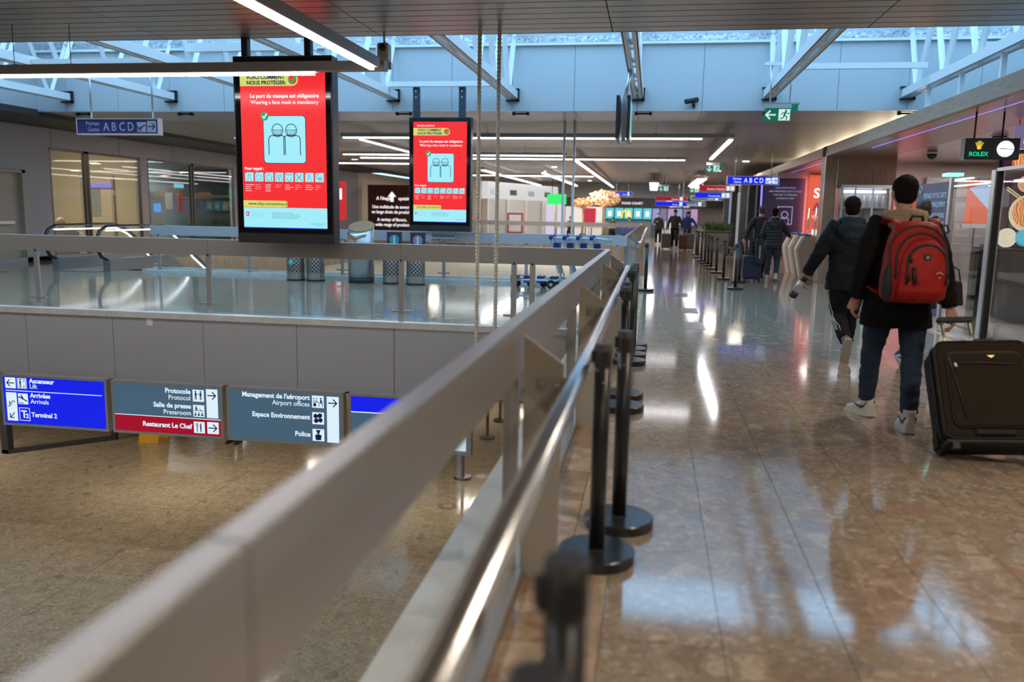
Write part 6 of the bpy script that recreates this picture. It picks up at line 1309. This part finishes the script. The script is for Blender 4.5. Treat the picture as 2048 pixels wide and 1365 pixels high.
def long_hair(b, hx, hy, hz, s): b.ell((hx, hy - .012 * s, hz + .03 * s), (.092 * s, .105 * s, .105 * s), 16, 12); b.ell((hx, hy - .05 * s, hz - .08 * s), (.11 * s, .07 * s, .16 * s))
person('person in an open bright blue jacket and face mask pulling suitcases', (1.62, 39.2), PI, dict(kneeL=(-.1, .18, .5), ankL=(-.1, .15, .1), elL=(-.36, .0, 1.2), wrL=(-.46, .1, .98), elR=(.26, 0, 1.15)), H=1.72, coat=mat('bright_blue_jacket', (.012, .05, .30), .6), trouser=M_TRK, hair=M_HAIRB, hairfn=long_hair, shoes=(M_BLACK, M_SOLEW), hem=.88, vox=.02, face=True, mask=FACEM)
for x, y, c, l in ((-4.75, 49.0, 'black', 'seated person in black at a food court table left of the trunks'), (-2.35, 50.6, 'navy', 'seated person in dark clothes right of the tall gold tree trunk'), (-1.3, 50.8, 'grey', 'seated person in a grey top near the menu screens')):
    person(l, (x, y), PI if c != 'grey' else PI * .8, dict(hipL=(-.1, .0, .50), hipR=(.1, 0, .50), pelvis=(0, 0, .53), chest=(0, .06, .86), shL=(-.18, .05, 1.05), shR=(.18, .05, 1.05), head=(0, .12, 1.27), kneeL=(-.12, .42, .50), kneeR=(.12, .42, .50), ankL=(-.12, .42, .10), ankR=(.12, .42, .10), elL=(-.25, .12, .82), elR=(.25, .12, .82), wrL=(-.15, .36, .80), wrR=(.15, .36, .80)), H=1.75, coat=mat('seat_coat_' + c, {'black': (.012, .012, .012), 'navy': (.012, .014, .03), 'grey': (.1, .1, .1)}[c], .8), trouser=M_TRK, hair=M_HAIRB, hem=.48, vox=.025, shoes=(M_BLACK, M_BLACK))
    st = thing('stool', 'low dark stool under a seated person in the food court', 'stool', (x, y, 0), 'stools under seated people'); B().box(x - .2, x + .2, y - .2, y + .2, .36, .40).make('seat', M_DARK, st); B().tube([(x, y, 0), (x, y, .36)], .04, 8).make('stem', M_DARK, st)
person('person with dark trousers standing in the lower hall behind the airport offices sign', (-8.66, 16.05), PI, dict(), H=1.75, coat=M_DCOAT, trouser=M_TRK, hair=M_HAIRB, shoes=(M_BLACK, M_BLACK), vox=.02, zbase=-3.5)

# ================================================================== BACKPACK
M_RED = mat('red_nylon', (.30, .010, .008), .6, spec=.25, bump=.35, bscale=25, var=.12, vscale=9); M_REDD = mat('red_nylon_pocket', (.34, .013, .010), .6, spec=.25, bump=.35, bscale=20, var=.12, vscale=7)
bk = thing('backpack', 'red rucksack with black zips and a white scuff mark worn over a dark coat', 'backpack', (1.795, 6.10, .935)); bk.scale = (1.06, 1.0, 1.05)
def bloft(secs, n=28, e=3.2, vox=.010, wr=.006, seed=1.0, name='main_body', m=None, parent=None, wd=None):
    b = B(); loft(b, secs, n, e); return part(name, remesh(b, vox, 4, wr, 9, seed), m, parent)
bx, by, bz = 0.0, 0.0, 0.0
bloft([(0, .0, .00, .155, .06), (0, -.01, .03, .195, .10), (0, -.02, .15, .205, .125), (0, -.01, .30, .190, .115), (0, .0, .42, .165, .095), (0, .01, .50, .13, .07), (0, .02, .535, .08, .04)], m=M_RED, parent=bk)
fp_ = bloft([(.015, -.115, .03, .135, .045), (.02, -.13, .08, .150, .062), (.025, -.13, .22, .145, .058), (.025, -.115, .33, .125, .05), (.02, -.10, .40, .085, .04), (.02, -.085, .425, .04, .02)], name='front_pocket', m=M_REDD, parent=bk, seed=4.0, e=2.6)
from mathutils.bvhtree import BVHTree
def bvh_of(objs):
    vs, fs = [], []
    for o in objs:
        n = len(vs); vs += [v.co.copy() for v in o.data.vertices]; fs += [tuple(i + n for i in p.vertices) for p in o.data.polygons]
    return BVHTree.FromPolygons(vs, fs)
bag_bvh = bvh_of([c for c in bk.children if c.type == 'MESH'])
def on_bag(x, z, lift=.002):
    h = bag_bvh.ray_cast(Vector((x, -1, z)), Vector((0, 1, 0)))[0]
    return (x, h.y - lift, z) if h else (x, .02, z)
def zip_arc(cx, z0, zt, w, r, name, dip=.16):
    xz = [(cx - w, z0), (cx - w, (z0 + zt - dip) / 2)] + [(cx + w * math.cos(a), zt - dip + dip * math.sin(a)) for a in [PI - PI * k / 16 for k in range(17)]] + [(cx + w, (z0 + zt - dip) / 2), (cx + w, z0)]
    B().tube([on_bag(x, z) for x, z in xz], r, 8).make(name, M_BLACK, bk, False)
zip_arc(.035, .13, .385, .118, .0085, 'zip', .13); zip_arc(.012, .16, .455, .150, .0075, 'zip', .17); zip_arc(0, .22, .505, .172, .008, 'zip', .17)
bp_ = on_bag(.03, .305); b = B(); b.box(bp_[0] - .019, bp_[0] + .019, bp_[1] - .006, bp_[1] + .006, .286, .324); b.make('badge', M_BLACK, bk, False)
b = B(); b.box(bp_[0] - .009, bp_[0] + .009, bp_[1] - .009, bp_[1] - .004, .296, .314); b.make('badge_cross', M_ALU, bk, False)
B().ell((-.175, -.09, .13), (.04, .04, .125)).make('side_pocket', mat('black_mesh', (.012, .013, .016), .7), bk, False)
for x0, za, x1, zb, r in ((-.085, .21, -.072, .155, .012), (-.075, .32, -.062, .27, .009), (-.048, .24, -.036, .135, .013)): B().tube([on_bag(x0, za, .006), on_bag((x0 + x1) / 2, (za + zb) / 2, .008), on_bag(x1, zb, .006)], r, 8).make('zip_pull', M_BLACK, bk, False)
b = B(); b.tube([on_bag(.085, .20), on_bag(.105, .212), on_bag(.13, .20)], .004, 6); b.tube([on_bag(.10, .175), on_bag(.118, .18)], .003, 6); tag(b.make('scuff_mark', mat('scuff_white', (.6, .5, .48), .8), bk, False), kind='stuff')
for sd in (-1, 1):
    pts = [(sd * .095, .01, .49), (sd * .125, .06, .535), (sd * .14, .14, .545), (sd * .145, .25, .50), (sd * .15, .36, .36), (sd * .17, .40, .18), (sd * .20, .30, .08), (sd * .18, .06, .05)]
    B().tube(pts, [(.035, .010)] * len(pts), 10).make('shoulder_strap', M_RED, bk, False)
B().tube([(-.045, .03, .52), (-.03, .02, .565), (.03, .02, .565), (.045, .03, .52)], .010, 8).make('carry_loop', M_BLACK, bk, False)
B().tube([(.17, .10, .50), (.215, .12, .51), (.235, .13, .47), (.20, .12, .45)], .007, 6).make('strap_end', M_BLACK, bk, False)

# ================================================================== SUITCASES
M_CASE = mat('brown_ballistic_nylon', (.024, .016, .009), .8, spec=.2, bump=.25, bscale=160, var=.12, vscale=5); M_CASES = mat('grey_brown_nylon', (.032, .027, .025), .8, spec=.2, bump=.25, bscale=160)
sc = thing('suitcase', 'large dark brown soft suitcase tilted on its wheels behind the backpack wearer', 'suitcase', (2.15, 5.44, .06)); sc.rotation_euler = (math.radians(-31), math.radians(-4), math.radians(-3))
W2, Hc, D0, D1 = .275, .72, -.16, .17
def caseb(x0, x1, y0, y1, z0, z1, r): return B().rbox(x0, x1, y0, y1, z0, z1, r, 5)
bevel(caseb(-W2, W2, -.02, D1, .06, Hc, .06).make('body', M_CASES, sc, False), .015, 2); bevel(caseb(-W2 + .004, W2 - .004, -.13, -.025, .065, Hc - .005, .06).make('front_section', M_CASE, sc, False), .02, 3)
pk = bevel(caseb(-W2 + .06, W2 - .05, D0, -.12, .13, .63, .05).make('front_pocket', M_CASE, sc, False), .018, 3)
def ring_tube(x0, x1, z0, z1, y, r, rad, name, m, parent):
    pts = []
    for cx, cz, a0 in ((x1 - r, z1 - r, 0), (x0 + r, z1 - r, 90), (x0 + r, z0 + r, 180), (x1 - r, z0 + r, 270)):
        for i in range(5): a = math.radians(a0 + 22.5 * i); pts.append((cx + r * math.cos(a), y, cz + r * math.sin(a)))
    B().tube(pts + [pts[0], pts[1]], rad, 6, caps=False).make(name, m, parent, False)
ring_tube(-W2, W2, .06, Hc, -.024, .06, .008, 'zip', M_BLACK, sc); ring_tube(-W2 + .002, W2 - .002, .065, Hc - .005, -.125, .06, .006, 'piping', M_BLACK, sc); ring_tube(-W2 + .06, W2 - .05, .13, .63, -.142, .05, .005, 'piping', M_BLACK, sc)
B().tube([(-W2 + .09, -.165, .545), (0, -.168, .548), (W2 - .10, -.165, .535)], .005, 6).make('pocket_zip', M_BLACK, pk, False); B().tube([(-W2 + .10, -.17, .545), (-W2 + .105, -.178, .515)], .010, 8).make('zip_pull', M_ALU, pk, False)
B().tube([(-W2 + .07, -.160, .59), (-W2 + .10, -.168, .40), (-W2 + .13, -.165, .18)], .007, 6).make('side_zip', M_BLACK, pk, False)
b = B(); poly(b, [(.02, .60), (.065, .60), (.043, .583)], -.163); b.make('emblem', mat('brass_emblem', (.75, .5, .2), .3, metal=.6), pk, False)
B().box(-.10, .12, -.155, -.128, .085, .115).make('bottom_grip', M_CASES, sc, False); bevel(B().box(-W2 + .01, W2 - .01, -.12, D1, .035, .065).make('base_plate', M_BLACK, sc, False), .01, 2)
for sd in (-1, 1):
    w = B().tube([(sd * (W2 - .02) - .018, .10, .045), (sd * (W2 - .02) + .018, .10, .045)], .045, 16).make('wheel', M_BLACK, sc, False); B().box(sd * (W2 - .02) - .03, sd * (W2 - .02) + .03, .03, .14, .05, .14).make('wheel_guard', M_CASES, w, False)
    B().box(sd * (W2 - .06) - .02, sd * (W2 - .06) + .02, -.12, -.08, .0, .04).make('foot', M_BLACK, sc, False)
    B().tube([(sd * .085 - .05, .12, Hc - .02), (sd * .085 - .05, .12, Hc + .25)], .0105, 10).make('handle_tube', mat('gold_alu', (.6, .50, .34), .3, metal=.9), sc, False)
B().rbox(-.165, .065, .10, .14, Hc + .24, Hc + .27, .012, axis='y').make('handle_grip', M_BLACK, sc, False); B().box(-.06, .10, .06, .13, Hc - .005, Hc + .02).make('handle_socket', M_BLACK, sc, False); B().tube([(-.03, -.05, Hc), (0, -.05, Hc + .03), (.10, -.05, Hc + .03), (.13, -.05, Hc)], .013, 8).make('top_grip', M_CASES, sc, False)
for k, z in enumerate((.14, .26, .44, .60)): B().tube([(-W2 - .001, .06, z), (-W2 - .008, .06, z)], .012, 10).make('stud', M_BLACK, sc, False)
def small_case(label, x, y, w, h, d, m, handle=.35, tilt=0.0, rz=0.0, group=None, twin=True):
    t = thing('suitcase', label, 'suitcase', (x, y, 0), group); t.rotation_euler = (tilt, 0, rz)
    bevel(B().rbox(-w / 2, w / 2, -d / 2, d / 2, .05, h, .05, 4).make('body', m, t, False), .02, 2); bevel(B().rbox(-w / 2 + .04, w / 2 - .04, -d / 2 - .03, -d / 2 + .01, .10, h * .55, .03, 3).make('front_pocket', m, t, False), .01, 2)
    for sd in (-1, 1):
        B().tube([(sd * (w / 2 - .05) - .015, d / 2 - .04, .04), (sd * (w / 2 - .05) + .015, d / 2 - .04, .04)], .04, 12).make('wheel', M_BLACK, t, False); B().tube([(sd * .09, d / 2 - .03, h), (sd * .09, d / 2 - .03, h + handle)], .011, 8).make('handle_tube', M_ALU, t, False)
        B().tube([(sd * (w / 2 - .05) - .015, -d / 2 + .04, .04), (sd * (w / 2 - .05) + .015, -d / 2 + .04, .04)], .04, 12).make('wheel', M_BLACK, t, False)
    B().box(-.11, .11, d / 2 - .045, d / 2 - .015, h + handle - .01, h + handle + .02).make('handle_grip', M_BLACK, t, False)
    return t
small_case('small navy suitcase with raised steel handle near the boarding gates', 2.37, 20.25, .42, .60, .26, mat('navy_nylon', (.012, .018, .045), .6), .38)
t = thing('instrument_case', 'slim black case with pale vertical print hanging above the navy suitcase', 'bag', (2.50, 20.05, .40)); bevel(B().rbox(2.40, 2.60, 20.0, 20.10, .42, 1.0, .05, 4).make('body', M_BLACK, t), .015, 2); B().box(2.485, 2.515, 19.993, 20.0, .55, .85).make('print', mat('print_grey', (.35, .38, .4), .6), t); B().tube([(2.43, 20.05, 1.0), (2.45, 20.08, 1.10), (2.55, 20.08, 1.10), (2.57, 20.05, 1.0)], .01, 6).make('strap', M_BLACK, t)
GF = 'upright suitcases far down the corridor'
small_case('grey upright suitcase beside the person in the long grey coat', .66, 38.2, .42, .70, .26, mat('case_grey', (.10, .095, .095), .4), .2, 0, 0, GF); small_case('dark red upright suitcase between the two far walkers', 1.38, 37.6, .36, .66, .24, mat('case_red', (.10, .02, .02), .5), .2, 0, 0, GF); small_case('ribbed pale grey suitcase in front of the bright blue jacket', 1.64, 37.7, .44, .74, .28, mat('case_lightgrey', (.16, .15, .14), .4), .2, 0, 0, GF)
#PART5END
